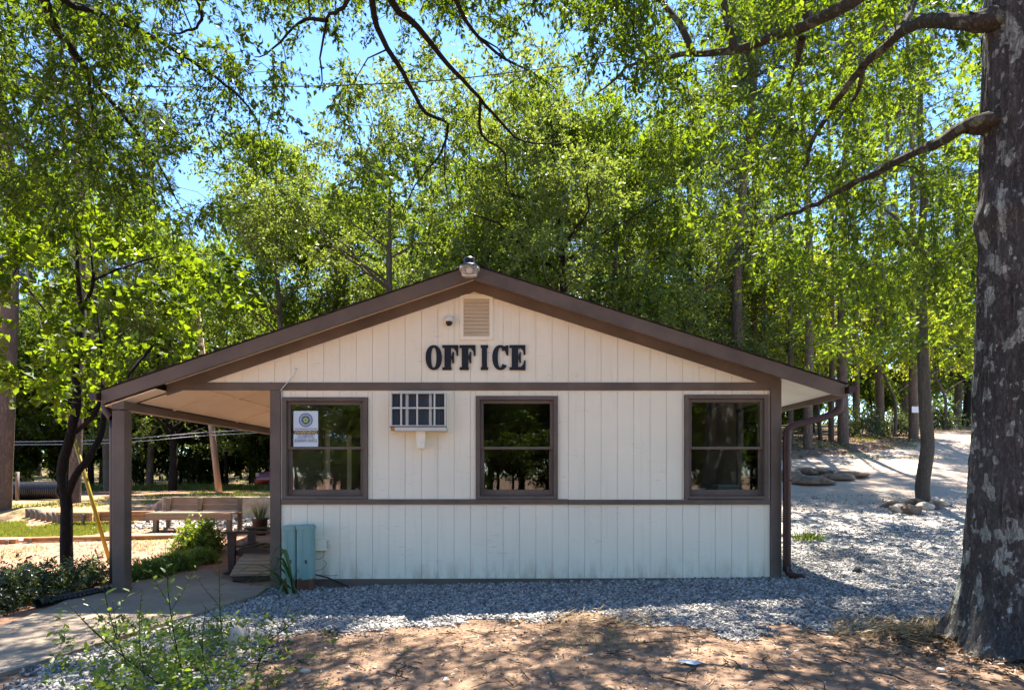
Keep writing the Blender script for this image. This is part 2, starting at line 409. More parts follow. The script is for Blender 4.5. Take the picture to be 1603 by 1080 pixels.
xs = np.concatenate([[-600, -300, -150, -90, -60], np.arange(-45, -14, 1.2), np.arange(-14, 14, .14), np.arange(14, 46, 1.2), [60, 90, 150, 300, 600]])
ys = np.concatenate([[-300, -120, -60, -40, -25, -15, -8, -4, -1, 1], np.arange(2, 16, .14), np.arange(16, 30, .3), np.arange(30, 70, 1.2), [80, 100, 130, 180, 300, 600, 900]])
GX, GY = np.meshgrid(xs, ys); GZ = hgt(GX, GY)
ii, jj = np.meshgrid(np.arange(len(ys) - 1), np.arange(len(xs) - 1), indexing='ij'); nx = len(xs)
QF = np.stack([ii * nx + jj, ii * nx + jj + 1, (ii + 1) * nx + jj + 1, (ii + 1) * nx + jj], -1)
GV = np.stack([GX, GY, GZ], -1).reshape(-1, 3)
# bare earth, pine straw, pinkish clay, patchy turf
q = N('earth'); p = q.pos()
n1 = q.noise(p, .55, 5, .6); n2 = q.noise(p, 7, 6, .7); n3 = q.noise(p, 60, 4, .7)
dirt = q.mix(q.ramp(n2, [(.32, 0.), (.68, 1.)]), (.135, .086, .058), (.265, .172, .115))
clay = q.mix(q.ramp(n2, [(.3, 0.), (.7, 1.)]), (.26, .13, .082), (.36, .215, .148))
sep = q.n('ShaderNodeSeparateXYZ', i={0: q.n('ShaderNodeNewGeometry').outputs['Position']})
wx = q.math('ADD', q.math('MULTIPLY', sep.outputs[0], -1.), q.math('MULTIPLY', n1, 2.))
left = q.ramp(q.math('MULTIPLY', q.math('SUBTRACT', wx, 4.6), .8, clamp=True), [(0, 0.), (1, 1.)])
col = q.mix(left, dirt, clay)
straw = q.ramp(q.noise(p, 1.6, 5, .65), [(.50, 0.), (.66, 1.)])
col = q.mix(q.math('MULTIPLY', straw, .55), col, (.16, .10, .06))
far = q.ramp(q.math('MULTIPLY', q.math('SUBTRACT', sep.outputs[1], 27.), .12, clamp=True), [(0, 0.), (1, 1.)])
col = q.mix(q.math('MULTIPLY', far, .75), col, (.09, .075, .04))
turf = q.math('MULTIPLY', left, q.math('MULTIPLY', q.ramp(q.noise(p, .8, 4), [(.47, 0.), (.62, 1.)]), q.math('GREATER_THAN', sep.outputs[1], 11.8)))
col = q.mix(q.math('MULTIPLY', turf, .6), col, (.17, .19, .05))
col = q.mix(q.math('MULTIPLY', q.ramp(n3, [(.55, 0.), (.7, 1.)]), .35), col, (.10, .07, .05))
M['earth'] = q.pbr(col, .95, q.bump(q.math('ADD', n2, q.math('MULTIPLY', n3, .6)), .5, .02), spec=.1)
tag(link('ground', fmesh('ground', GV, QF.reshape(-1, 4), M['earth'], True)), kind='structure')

# gravel yard and the packed road that leaves it
edge = [(330, 1120), (352, 1060), (372, 1020), (440, 995), (520, 985), (640, 979), (760, 975), (900, 963), (1000, 970), (1100, 985), (1200, 990), (1330, 986), (1480, 978)]
pathR = [(-160, 1112), (0, 1062), (200, 998), (400, 936)]
yard = [gp(-300, 1160)[:2]] + [gp(*e)[:2] for e in edge] + [np.array((9, 5.0)), np.array((14, 6.0)), np.array((16, 14)), np.array((22, 30)), np.array((38, 60))]
yard += [gp(1500, 668)[:2] + np.array((0, 18))] + [gp(*e)[:2] for e in [(1500, 671), (1470, 682), (1440, 694), (1400, 703), (1300, 713), (1225, 721)]]
yard += [np.array((3.0, 21.5)), np.array((WX1 - .3, 16)), np.array((WX1 - .3, FY + .1)), np.array((WX0 - .05, FY + .1))] + [gp(*e)[:2] for e in reversed(pathR)]
cxm = (GX[:-1, :-1] + GX[1:, 1:]) / 2; cym = (GY[:-1, :-1] + GY[1:, 1:]) / 2
near = (np.abs(cxm) < 50) & (cym < 75) & (cym > 1)
jx = cxm.copy(); jy = cym.copy()
wob = np.zeros_like(cxm); wob[near] = vnoise(cxm[near], cym[near], 1.9, 3.1) * .5
gm = in_poly(cxm + wob, cym + wob, yard) | (in_poly(cxm, cym, [(-8.4, 13.4), (-4.6, 13.1), (-4.6, 15.0), (-8.6, 15.0)]))
used = QF[gm]; uq, inv = np.unique(used, return_inverse=True)
gv = GV[uq].copy(); gv[:, 2] += .007
q = N('gravel'); p = q.pos(); vo = q.n('ShaderNodeTexVoronoi', i={'Vector': p, 'Scale': 34.}); cell = vo.outputs['Color']; dist = vo.outputs['Distance']
g1 = q.ramp(q.n('ShaderNodeSeparateXYZ', i={0: cell}).outputs[0], [(0, (.11, .105, .10)), (.4, (.22, .21, .20)), (.75, (.33, .315, .295)), (1, (.46, .42, .36))])
sand = q.mix(q.noise(p, 5, 5, .7), (.36, .265, .195), (.48, .37, .285))
sep = q.n('ShaderNodeSeparateXYZ', i={0: q.n('ShaderNodeNewGeometry').outputs['Position']})
far = q.math('MULTIPLY', q.math('SUBTRACT', sep.outputs[1], 9.5), .10, clamp=True)
f = q.ramp(q.math('ADD', q.math('MULTIPLY', far, .75), q.math('MULTIPLY', q.noise(p, .7, 5, .65), .75)), [(.48, 0.), (.92, 1.)])
col = q.mix(f, g1, sand)
M['gravel'] = q.pbr(col, .9, q.bump(dist, .8, .02), spec=.2)
tag(link('gravel_drive', fmesh('gravel_drive', gv, inv.reshape(-1, 4), M['gravel'], True)), kind='structure')

# crushed stone lying on the drive: real stones where the photo shows them one by one
def stones_mesh(pts, rad, mat):
    n = len(pts)
    cube = np.array([(x, y, z) for x in (-1, 1) for y in (-1, 1) for z in (-1, 1)], float)
    F = np.array([(0, 1, 3, 2), (4, 6, 7, 5), (0, 4, 5, 1), (2, 3, 7, 6), (0, 2, 6, 4), (1, 5, 7, 3)])
    V = cube[None] * rng.uniform(.55, 1.0, (n, 8, 1)) * rng.uniform(.55, 1.2, (n, 1, 3)) * rad[:, None, None]
    ang = rng.uniform(0, 2 * np.pi, (3, n)); Rm = []
    c, s = np.cos(ang), np.sin(ang); z0, o1 = np.zeros(n), np.ones(n)
    Rz = np.stack([np.stack([c[0], -s[0], z0], -1), np.stack([s[0], c[0], z0], -1), np.stack([z0, z0, o1], -1)], 1)
    Rx = np.stack([np.stack([o1, z0, z0], -1), np.stack([z0, c[1], -s[1]], -1), np.stack([z0, s[1], c[1]], -1)], 1)
    V = np.einsum('nij,nkj->nki', Rz @ Rx, V) + pts[:, None, :]
    return fmesh('stones', V.reshape(-1, 3), (F[None] + (np.arange(n) * 8)[:, None, None]).reshape(-1, 4), mat)
def scatter(x0, x1, y0, y1, dens, poly=yard, wobble=.09):
    n = int((x1 - x0) * (y1 - y0) * dens); X = rng.uniform(x0, x1, n); Y = rng.uniform(y0, y1, n)
    wb = vnoise(X, Y, 1.9, 3.1) * (.5 if poly is yard else 0.)
    k = in_poly(X + wb + rng.normal(0, wobble, n), Y + wb + rng.normal(0, wobble, n), poly) & ~((X > WX0) & (X < WX1) & (Y > FY - .02))
    return X[k], Y[k]
PX, PY, PR = [], [], []
for (x0, x1, y0, y1, dn, r) in [(-4.6, 4.6, 3.5, 7.75, 1900, .0080), (4.6, 6.6, 4.8, 8.6, 1400, .0082), (3.3, 8.0, 7.7, 9.6, 950, .0085), (3.3, 9.0, 9.6, 11.5, 420, .009), (3.4, 10, 11.5, 15, 100, .010)]:
    X, Y = scatter(x0, x1, y0, y1, dn)
    PX.append(X); PY.append(Y); PR.append(r * np.clip(rng.lognormal(0, .45, len(X)), .4, 2.2))
X, Y = scatter(-8.4, -4.6, 13.1, 15.0, 180, [(-8.4, 13.3), (-4.6, 13.0), (-4.6, 15.0), (-8.5, 15.0)], .05); PX.append(X); PY.append(Y); PR.append(.022 * rng.lognormal(0, .3, len(X)))
PX = np.concatenate(PX); PY = np.concatenate(PY); PR = np.concatenate(PR)
pp = np.stack([PX, PY, hgt(PX, PY) + .007 + PR * .35], -1)
# keep off the concrete walk
WALK = [gp(-260, 1010)[:2], gp(0, 985)[:2], gp(100, 945)[:2], gp(185, 914)[:2], np.array((-4.98, 7.9)), np.array((-4.98, 14.5)), np.array((WX0, 14.5)), np.array((WX0, FY - .22)), gp(400, 936)[:2], gp(200, 998)[:2], gp(0, 1062)[:2], gp(-160, 1112)[:2], gp(-420, 1090)[:2]]
k = ~in_poly(PX, PY, WALK)
tag(link('gravel_stones', stones_mesh(pp[k], PR[k], M['gravelstone'])), 'loose grey crushed stone spread over the yard', 'gravel', kind='stuff')

# concrete walk and porch floor: one slab, edges a little worn
bm = bmesh.new(); vs = []
W = [np.array(p_) for p_ in WALK]; dense = []
for a, b in zip(W, W[1:] + W[:1]):
    n = max(1, int(np.linalg.norm(b - a) / .35))
    for t in range(n): dense.append(a + (b - a) * t / n + rng.normal(0, .008, 2))
def slabz(x, y): return hz(x, y) + .035 if y < 7.6 else -.075 + .004 * (y - 7.7)
for x, y in dense: vs.append(bm.verts.new((x, y, slabz(x, y))))
f = bm.faces.new(vs); r = bmesh.ops.extrude_face_region(bm, geom=[f])
bmesh.ops.translate(bm, vec=(0, 0, -.3), verts=[g_ for g_ in r['geom'] if isinstance(g_, bmesh.types.BMVert)])
bmesh.ops.triangulate(bm, faces=[f_ for f_ in bm.faces if len(f_.verts) > 4])
tag(bmesh_obj('walkway', bm, M['concrete']), kind='structure')

# ------------------------------------------------------------------ the office
bld = thing('office_building', 'cream board-sided office with brown trim, low gable roof and open side porch', 'building', ((WX0 + WX1) / 2, FY, 0))
PKX, PKZ = -.474, 3.70                     # rake board's lower point at the peak
EL, ER, ELZ, ERZ = -4.95, 4.01, 2.19, 2.27
sL = (PKZ - ELZ) / (PKX - EL); sR = (PKZ - ERZ) / (ER - PKX)
RF, RB = 7.40, 14.9                        # front and back of the roof
def under(x): return PKZ - (PKX - x) * sL if x < PKX else PKZ - (x - PKX) * sR
SO = .065                                  # soffit face above the rake board's lower edge
T = .04
Zt, Zt0 = FZ(599), FZ(611); Zs1, Zs0 = FZ(781), FZ(789); Zb1, Zb0 = FZ(904.5), FZ(921)
# windows: outer casing in photo pixels
WIN = [(443, 576, 622, 781), (745, 873, 620, 781), (1071, 1202, 618, 781)]
WINX = [(FX(a), FX(b), FZ(c)) for a, b, c, d in WIN]
# wall core behind the boards (front wall in pieces round the openings)
D = .12
def core(x0, x1, z0, z1): box('wall', x0, x1, FY + .010, FY + D, z0, z1, M['siding'], bld, 0)
core(WX0, WX1, -.25, Zs1 - .02)
xx = [WX0] + [v_ for a in WINX for v_ in (a[0] + .05, a[1] - .05)] + [WX1]
for a, b in zip(xx[::2], xx[1::2]): core(a, b, Zs1 - .02, Zt)
for a in WINX: core(a[0] + .05, a[1] - .05, a[2] - .05, Zt)
prism('gable_wall', [(FX(262), Zt - .02), (WX1, Zt - .02), (WX1, under(WX1) + SO), (PKX, PKZ + SO), (FX(262), under(FX(262)) + SO)], FY + .010, FY + D, M['siding'], bld)
# side and back walls with the openings that show through the front windows
def sidewall(x0, x1, holes):
    ysplit = [FY + D]
    for (a, b, c, d) in holes: ysplit += [a, b]
    ysplit.append(14.5)
    ztop = min(under(x0), under(x1)) + SO - .005
    for a, b in zip(ysplit[::2], ysplit[1::2]): box('side_wall', x0, x1, a, b, -.25, ztop, M['siding'], bld, 0)
    for (a, b, c, d) in holes:
        box('side_wall', x0, x1, a, b, -.25, c, M['siding'], bld, 0); box('side_wall', x0, x1, a, b, d, ztop, M['siding'], bld, 0)
sidewall(WX0, WX0 + D, [(9.35, 9.75, .9, 2.05), (10.75, 11.05, .2, 2.05)])
sidewall(WX1 - D, WX1, [(8.08, 8.85, 1.04, 2.28)])
box('back_wall', WX0 + D, WX1 - D, 14.38, 14.5, -.25, 2.35, M['siding'], bld, 0)
box('inner_floor', WX0 + D, WX1 - D, FY + D, 14.38, -.05, .05, M['interior'], bld, 0)
box('ceiling', WX0 + D, WX1 - D, FY + D, 14.38, 2.4, 2.44, M['interior'], bld, 0)
box('partition', -1.2, -1.1, 10.4, 14.3, .05, 2.4, M['interior'], bld, 0)
box('partition', WX0 + D, WX1 - D, 12.5, 12.6, .05, 2.4, M['interior'], bld, 0)
# siding boards, 25.5 photo pixels each
GR = .004
edges = [FX(440)]
x = FX(455.5)
while x < FX(1204): edges.append(x); x += 25.55 / FPX * FY
edges.append(FX(1205.5))
def board(x0, x1, z0, z1):
    if x1 - x0 > .012 and z1 - z0 > .01: box('siding_board', x0 + GR / 2, x1 - GR / 2, FY + rng.uniform(-.001, .0008), FY + .0095, z0, z1, M['siding'], bld, .0022)
for a, b in zip(edges, edges[1:]):
    board(a, b, Zb1 - .02, Zs0 + .01)
    segs = [(a, b, Zs1 - .01)]
    for (w0, w1, wt) in WINX:
        new = []
        for (s0, s1, zz) in segs:
            if s1 <= w0 or s0 >= w1 or zz > 1.5: new.append((s0, s1, zz)); continue
            if s0 < w0: new.append((s0, w0, zz))
            new.append((max(s0, w0), min(s1, w1), wt))
            if s1 > w1: new.append((w1, s1, zz))
        segs = new
    for (s0, s1, zz) in segs: board(s0, s1, zz, Zt0 + .01)
# gable boards under the rake trim
gx0, gx1 = FX(318), FX(1203); RT = .135
ge = sorted(set([gx0, gx1] + [e for e in np.arange(edges[1] - 40 * 25.55 / FPX * FY, gx1, 25.55 / FPX * FY) if gx0 < e < gx1]))
for a, b in zip(ge, ge[1:]):
    x0, x1 = a + GR / 2, b - GR / 2
    pts = [(x0, Zt - .01), (x1, Zt - .01), (x1, under(x1) + SO - RT * .9)]
    if x0 < PKX < x1: pts.append((PKX, PKZ + SO - RT * .9))
    pts.append((x0, under(x0) + SO - RT * .9))
    if min(p_[1] for p_ in pts[2:]) < Zt + .002:
        pts[2] = (pts[2][0], max(pts[2][1], Zt + .002)); pts[-1] = (pts[-1][0], max(pts[-1][1], Zt + .002))
    prism('siding_board', pts, FY + rng.uniform(-.001, .0008), FY + .0095, M['siding'], bld)
# trim
box('frieze_board', FX(262), WX1 - .11, FY - .026, FY + .004, Zt0, Zt, M['brown'], bld)
for s, xa in ((-1, FX(262)), (1, WX1)):
    prism('rake_trim', [(PKX, PKZ + SO), (PKX, PKZ + SO - RT), (xa, under(xa) + SO - RT), (xa, under(xa) + SO)], FY - .022, FY + .005, M['brown'], bld)
box('corner_board', WX0, FX(440), FY - .03, FY + .012, -.09, Zt0 - .001, M['brown'], bld)
box('corner_board', FX(1205.5), WX1 + .01, FY - .034, FY + .012, Zb0 + .02, under(WX1) + SO - .02, M['brown'], bld)
box('corner_board', WX1 + .001, WX1 + .02, FY - .02, FY + .1, Zb0 + .02, under(WX1) + SO - .02, M['brown'], bld)
box('corner_board', WX0 - .02, WX0 - .001, FY - .02, FY + .1, -.09, 2.5, M['brown'], bld)
box('sill_board', FX(440.5), FX(889), FY - .03, FY + .004, Zs0, Zs1, M['brown'], bld)
box('sill_board', FX(889.5), FX(1205), FY - .03, FY + .004, Zs0 - .002, Zs1 - .006, M['brown'], bld)
prism('base_board', [(FX(489), -.10), (FX(1205), .005), (FX(1205), Zb1 + .005), (FX(489), Zb1 - .01)], FY - .024, FY + .003, M['brown'], bld)
box('caulk_strip', FX(440), FX(443), FY - .008, FY + .004, Zs1, Zt0, M['offwhite'], bld, 0)

def rect_ring(name, x0, x1, z0, z1, wl, wr, wb, wt, y0, y1, mat, parent):
    bm = bmesh.new(); cx, cz, cy = (x0 + x1) / 2, (z0 + z1) / 2, (y0 + y1) / 2
    for (a, b, c, d) in ((x0, x0 + wl, z0, z1), (x1 - wr, x1, z0, z1), (x0 + wl, x1 - wr, z0, z0 + wb), (x0 + wl, x1 - wr, z1 - wt, z1)):
        r = bmesh.ops.create_cube(bm, size=1); V = r['verts']
        bmesh.ops.scale(bm, vec=(b - a, y1 - y0, d - c), verts=V); bmesh.ops.translate(bm, vec=((a + b) / 2 - cx, 0, (c + d) / 2 - cz), verts=V)
        es = list({e for v_ in V for e in v_.link_edges}); bmesh.ops.bevel(bm, geom=es, offset=.003, segments=1, affect='EDGES')
    return bmesh_obj(name, bm, mat, parent, (cx, cy, cz))
for (w0, w1, wt), (a, b, c, d) in zip(WINX, WIN):
    z0 = Zs1 + .001
    win = rect_ring('window', w0, w1, z0, wt, .052, .052, .04, .05, FY - .034, FY + .08, M['brown'], bld)
    i0, i1, j0, j1 = w0 + .0525, w1 - .0525, z0 + .041, wt - .051
    mid = FZ(701)
    us = rect_ring('upper_sash', i0, i1, mid - .018, j1, .042, .042, .034, .042, FY + .0, FY + .035, M['brown'], win)
    ls = rect_ring('lower_sash', i0, i1, j0, mid + .018, .05, .05, .075, .030, FY + .037, FY + .072, M['brown'], win)
    box('pane', i0 + .03, i1 - .03, FY + .016, FY + .020, mid - .005, j1 - .02, M['glass'], win, 0)
    box('pane', i0 + .03, i1 - .03, FY + .052, FY + .056, j0 + .05, mid + .012, M['glass'], win, 0)
# side window seen through the right-hand front window
sw = rect_ring('window', 0, .77, 1.04, 2.28, .05, .05, .05, .05, -.06, .06, M['brown'], bld)
sw.rotation_euler = (0, 0, math.pi / 2); sw.location = Vector((WX1 - D / 2, 8.465, 1.66)) - ABS[bld.name]
box('pane', WX1 - D / 2 - .003, WX1 - D / 2 + .003, 8.12, 8.81, 1.08, 2.24, M['glass'], bld, 0)
for a, b, c, d in [(9.35, 9.75, .9, 2.05), (10.75, 11.05, .2, 2.05)]:
    box('pane', WX0 + D / 2 - .003, WX0 + D / 2 + .003, a, b, c, d, M['glass'], bld, 0)

# roof
def slope_sheet(name, xa, xb, y0, y1, off0, off1, mat, parent=bld):
    """slab that follows the roof pitch between xa and xb, from off0 to off1 above the rake board's lower edge"""
    pts = [(xa, under(xa) + off0), (xb, under(xb) + off0), (xb, under(xb) + off1), (xa, under(xa) + off1)]
    return prism(name, pts, y0, y1, mat, parent)
RH = .165
for s, xe in ((-1, EL), (1, ER)):
    slope_sheet('roof_deck', PKX + s * .002, xe + s * .0, RF + .045, RB - .05, SO + .03, RH - .004, M['brown'])
    # shingle courses, each lapping the one below
    n = 26
    for k in range(n):
        xa = PKX + (xe - PKX) * k / n; xb = PKX + (xe - PKX) * (k + 1.12) / n + (s * .02 if k == n - 1 else 0)
        pts = [(xa, under(xa) + RH + .004), (xb, under(xb) + RH + .012), (xb, under(xb) + RH + .020), (xa, under(xa) + RH + .008)]
        prism('shingle_course', pts, RF - .02, RB + .02, M['shingle'], bld)
    prism('rake_board', [(PKX, PKZ), (xe, under(xe)), (xe, under(xe) + RH), (PKX, PKZ + RH)], RF, RF + .04, M['brown'], bld, .003)
    prism('rake_board', [(PKX, PKZ), (xe, under(xe)), (xe, under(xe) + RH), (PKX, PKZ + RH)], RB - .04, RB, M['brown'], bld, .003)
prism('ridge_cap', [(PKX - .16, under(PKX - .16) + RH + .022), (PKX, PKZ + RH + .03), (PKX + .16, under(PKX + .16) + RH + .022), (PKX, PKZ + RH + .045)], RF - .022, RB + .022, M['shingle'], bld)
# soffit boards: gable overhang, right eave, porch ceiling in panels with battens
slope_sheet('soffit_panel', PKX - .002, FX(262) + .002, RF + .042, FY - .023, SO, SO + .014, M['soffit'])
slope_sheet('soffit_panel', FX(262) - .002, EL + .02, RF + .042, FY + .0, -.03, -.016, M['soffit'])
slope_sheet('soffit_panel', PKX + .002, ER - .03, RF + .042, FY - .036, SO, SO + .014, M['soffit'])
for a, b in ((FY - .033, 10.0), (10.004, 12.4), (12.404, 14.8)):
    slope_sheet('soffit_panel', WX1 + .021, ER - .03, a, b, SO, SO + .014, M['offwhite'])
PO = -.045
yj = [FY + .002, 8.47, 10.40, 12.33, 14.85]; xj = [-4.66, -4.02, WX0 - .021]
for k in range(4):
    for a, b in zip(xj, xj[1:]):
        slope_sheet('ceiling_panel', a + .002, b - .002, yj[k] + .002, yj[k + 1] - .002, PO - .006, PO - .0005, M['soffit'])
for yy in yj[1:4]:
    slope_sheet('ceiling_batten', -4.66, -4.045, yy - .02, yy + .02, PO - .022, PO - .007, M['soffit'])
    slope_sheet('ceiling_batten', -3.995, WX0 - .03, yy + .45 - .02, yy + .45 + .02, PO - .022, PO - .007, M['soffit'])
slope_sheet('ceiling_batten', -4.04, -4.0, FY + .05, 14.8, PO - .022, PO - .007, M['soffit'])
slope_sheet('ceiling_vent', -3.45, -3.2, 8.0, 8.25, PO - .035, PO - .008, M['dark'])
box('porch_beam', -4.85, -4.70, RF + .045, 14.85, 2.135, under(-4.85) + .01, M['brown'], bld)
box('fascia_board', EL - .012, EL + .014, RF + .042, RB - .042, ELZ + .0, ELZ + RH - .01, M['brown'], bld)
box('fascia_board', ER - .014, ER + .012, RF + .042, RB - .042, ERZ + .0, ERZ + RH - .01, M['brown'], bld)
box('porch_post', -4.85, -4.70, 7.45, 7.60, -.11, 2.125, M['brown'], bld, .006)
box('porch_post', -4.85, -4.70, 14.3, 14.45, -.11, 2.125, M['brown'], bld, .006)
def gutter(x, s, z):
    prof = [(0, 0), (.055, 0), (.095, .04), (.105, .085), (.098, .085), (.088, .044), (.052, .007), (.007, .007), (.007, .085), (0, .085)]
    prism('gutter', [(x + s * a, z + b) for a, b in prof], RF - .06, RB + .03, M['maroon'], bld)
    prism('gutter_cap', [(x + s * a, z + b) for a, b in [(0, 0), (.055, 0), (.095, .04), (.105, .085), (0, .085)]], RF - .064, RF - .061, M['maroon'], bld)
gutter(EL - .014, -1, ELZ + .045); gutter(ER + .014, 1, ERZ + .045)
# downspouts
def rectpipe(name, pts, wx, wy, mat, parent):
    pts = [Vector(p_) for p_ in pts]; bm = bmesh.new(); rings = []
    P = [Vector(p_) for p_ in smooth_path([tuple(p_) for p_ in pts], .03)]
    for i, p_ in enumerate(P):
        t = (P[min(i + 1, len(P) - 1)] - P[max(i - 1, 0)]).normalized()
        u = Vector((0, 1, 0)); v_ = t.cross(u).normalized(); c = P[len(P) // 2] * 0
        rings.append([bm.verts.new(p_ + v_ * a * wx / 2 + u * b * wy / 2) for a, b in ((-1, -.8), (-.8, -1), (.8, -1), (1, -.8), (1, .8), (.8, 1), (-.8, 1), (-1, .8))])
    for r0, r1 in zip(rings, rings[1:]):
        for k_ in range(8): bm.faces.new((r0[k_], r0[(k_ + 1) % 8], r1[(k_ + 1) % 8], r1[k_]))
    bm.faces.new(rings[0]); bm.faces.new(rings[-1])
    for v_ in bm.verts: v_.co -= pts[0]
    return bmesh_obj(name, bm, mat, parent, pts[0], True)
yd = 7.62
ds = rectpipe('downspout', [(ER + .055, yd, ERZ + .05), (ER + .055, yd, ERZ - .05), (ER + .03, yd, ERZ - .13), (ER - .1, yd, ERZ - .20), (WX1 + .20, yd, ERZ - .30), (WX1 + .09, yd, ERZ - .35), (WX1 + .062, yd, ERZ - .46), (WX1 + .06, yd, 1.2), (WX1 + .06, yd, .25), (WX1 + .065, yd, .17), (WX1 + .11, yd - .02, .10), (WX1 + .25, yd - .05, .085)], .082, .06, M['maroon'], bld)
box('strap', WX1 + .012, WX1 + .11, yd - .04, yd - .031, 1.26, 1.285, M['maroon'], ds)
rectpipe('downspout', [(EL - .05, 7.56, ELZ + .05), (EL - .045, 7.56, ELZ - .05), (-4.92, 7.56, ELZ - .16), (-4.90, 7.56, ELZ - .3), (-4.90, 7.56, .3), (-4.90, 7.56, .02)], .078, .06, M['maroon'], bld)
# louvred vent
vx0, vx1, vz0, vz1 = FX(720), FX(772), FZ(533), FZ(461)
vent = rect_ring('vent', vx0, vx1, vz0, vz1, .048, .048, .052, .056, FY - .02, FY + .002, M['siding'], bld)
box('vent_back', vx0 + .04, vx1 - .04, FY - .0035, FY - .002, vz0 + .04, vz1 - .04, M['cream'], vent, 0)
nl = 10
for k in range(nl):
    zz = vz0 + .055 + (vz1 - vz0 - .112) * (k + .5) / nl
    box('slat', vx0 + .05, vx1 - .05, FY - .017, FY - .011, zz - .026, zz + .020, M['cream'], vent, .001, rot=(math.radians(-24 + rng.normal(0, 2)), 0, 0))

# OFFICE letters
sign = thing('office_sign', 'bold black slab-serif letters spelling OFFICE on the gable', 'sign', (FX(745), FY - .02, FZ(580)))
F_ = [(0, 0), (117, 0), (117, 78), (106, 78), (99, 44), (82, 22), (64, 22), (64, 78), (70, 78), (75, 50), (86, 50), (86, 132), (75, 132), (70, 100), (64, 100), (64, 162), (68, 162), (68, 182), (0, 182), (0, 162), (16, 162), (16, 20), (0, 20)]
E_ = [(0, 0), (117, 0), (117, 70), (106, 70), (99, 40), (82, 22), (64, 22), (64, 78), (70, 78), (74, 52), (84, 52), (84, 130), (74, 130), (70, 100), (64, 100), (64, 160), (84, 160), (100, 142), (108, 112), (119, 112), (117, 184), (0, 182), (0, 162), (16, 162), (16, 20), (0, 20)]
I_ = [(0, 0), (54, 0), (54, 20), (46, 20), (46, 162), (54, 162), (54, 182), (0, 182), (0, 162), (8, 162), (8, 20), (0, 20)]
K = .2129
def lp(lx, pts): return [(FX(600 + (lx + a) * K), FZ(540.7 + b * K)) for a, b in pts]
LY0, LY1 = FY - .026, FY - .004
for lx, pl in ((435, F_), (562, F_), (717, I_), (928, E_)): prism('letter', lp(lx, pl), LY0, LY1, M['black'], sign)
def ring_letter(lx, wd, ht, iw, ih, a0, a1, extra=None):
    n = 44; A = np.radians(np.linspace(a0, a1, n)); bm = bmesh.new()
    def pw(c): return np.sign(c) * np.abs(c) ** .92
    o = [(wd / 2 + wd / 2 * pw(np.cos(t)), ht / 2 - ht / 2 * pw(np.sin(t))) for t in A]
    i_ = [(wd / 2 + iw / 2 * pw(np.cos(t)), ht / 2 - ih / 2 * pw(np.sin(t))) for t in A]
    O = lp(lx, o); I2 = lp(lx, i_); c = np.mean(np.array(O), 0)
    mk = lambda P, y: [bm.verts.new((p_[0] - c[0], y - LY0, p_[1] - c[1])) for p_ in P]
    of, iff, ob, ib = mk(O, LY0), mk(I2, LY0), mk(O, LY1), mk(I2, LY1)
    full = abs(a1 - a0) >= 359
    for k_ in range(n - 1):
        bm.faces.new((of[k_], of[k_ + 1], iff[k_ + 1], iff[k_])); bm.faces.new((ob[k_], ib[k_], ib[k_ + 1], ob[k_ + 1]))
        bm.faces.new((of[k_], ob[k_], ob[k_ + 1], of[k_ + 1])); bm.faces.new((iff[k_], iff[k_ + 1], ib[k_ + 1], ib[k_]))
    if not full:
        for k_ in (0, n - 1): bm.faces.new((of[k_], iff[k_], ib[k_], ob[k_]))
        P = lp(lx, extra); fr_, bk = mk(P, LY0 - .0005), mk(P, LY1)
        bm.faces.new(fr_); bm.faces.new(bk[::-1])
        for k_ in range(len(P)): j_ = (k_ + 1) % len(P); bm.faces.new((fr_[k_], bk[k_], bk[j_], fr_[j_]))
    bmesh_obj('letter', bm, M['black'], sign, (c[0], LY0, c[1]))
ring_letter(313, 119, 182, 40, 150, 0, 360)
ring_letter(802, 118, 182, 36, 148, 38, 322, [(98, 4), (118, 2), (118, 74), (104, 74), (96, 46), (80, 26), (76, 16)])

# security camera, wall lamp
cx_, cz_ = FX(703.5), FZ(504)
sc_cam = thing('security_camera', 'small white dome security camera left of the gable vent', 'camera', (cx_, FY, cz_))
bm = bmesh.new(); bmesh.ops.create_cone(bm, cap_ends=True, segments=24, radius1=.062, radius2=.066, depth=.062)
bmesh.ops.bevel(bm, geom=[e for e in bm.edges if len(e.link_faces) == 2 and e.calc_face_angle() > 1], offset=.012, segments=3, affect='EDGES')
bmesh_obj('housing', bm, M['white'], sc_cam, (cx_, FY - .055, cz_ + .02), True)
box('mount_plate', cx_ - .05, cx_ + .05, FY - .02, FY - .002, cz_ - .03, cz_ + .055, M['white'], sc_cam, .006)
bm = bmesh.new(); bmesh.ops.create_uvsphere(bm, u_segments=20, v_segments=12, radius=.042)
bmesh_obj('dome', bm, M['blackp'], sc_cam, (cx_, FY - .057, cz_ - .022), True)
for s in (-1, 1): box('screw', cx_ + s * .042 - .005, cx_ + s * .042 + .005, FY - .024, FY - .0195, cz_ + .045, cz_ + .055, M['dark'], sc_cam, 0)
def lathe(name, prof, mat, parent, loc, seg=28):
    V = []; n = len(prof)
    a = np.arange(seg) / seg * 2 * np.pi
    for r, z in prof: V.append(np.stack([r * np.cos(a), r * np.sin(a), np.full(seg, z)], -1))
    i = np.arange(n - 1)[:, None] * seg; j = np.arange(seg)[None]; k_ = (j + 1) % seg
    F = np.stack([i + j, i + k_, i + seg + k_, i + seg + j], -1).reshape(-1, 4)
    return link(name, fmesh(name, np.concatenate(V), F, mat, True), None, parent, loc)
lx, lyy, lz = PKX - .03, RF - .13, 3.70
lamp = thing('gable_lamp', 'dusk-to-dawn lamp with clear ribbed lens at the roof peak', 'lamp', (lx, lyy, lz))
lathe('cap', [(0, .20), (.062, .20), (.068, .185), (.066, .13), (.085, .12), (.12, .105), (.125, .09), (0, .09)], M['blackp'], lamp, (lx, lyy, lz))
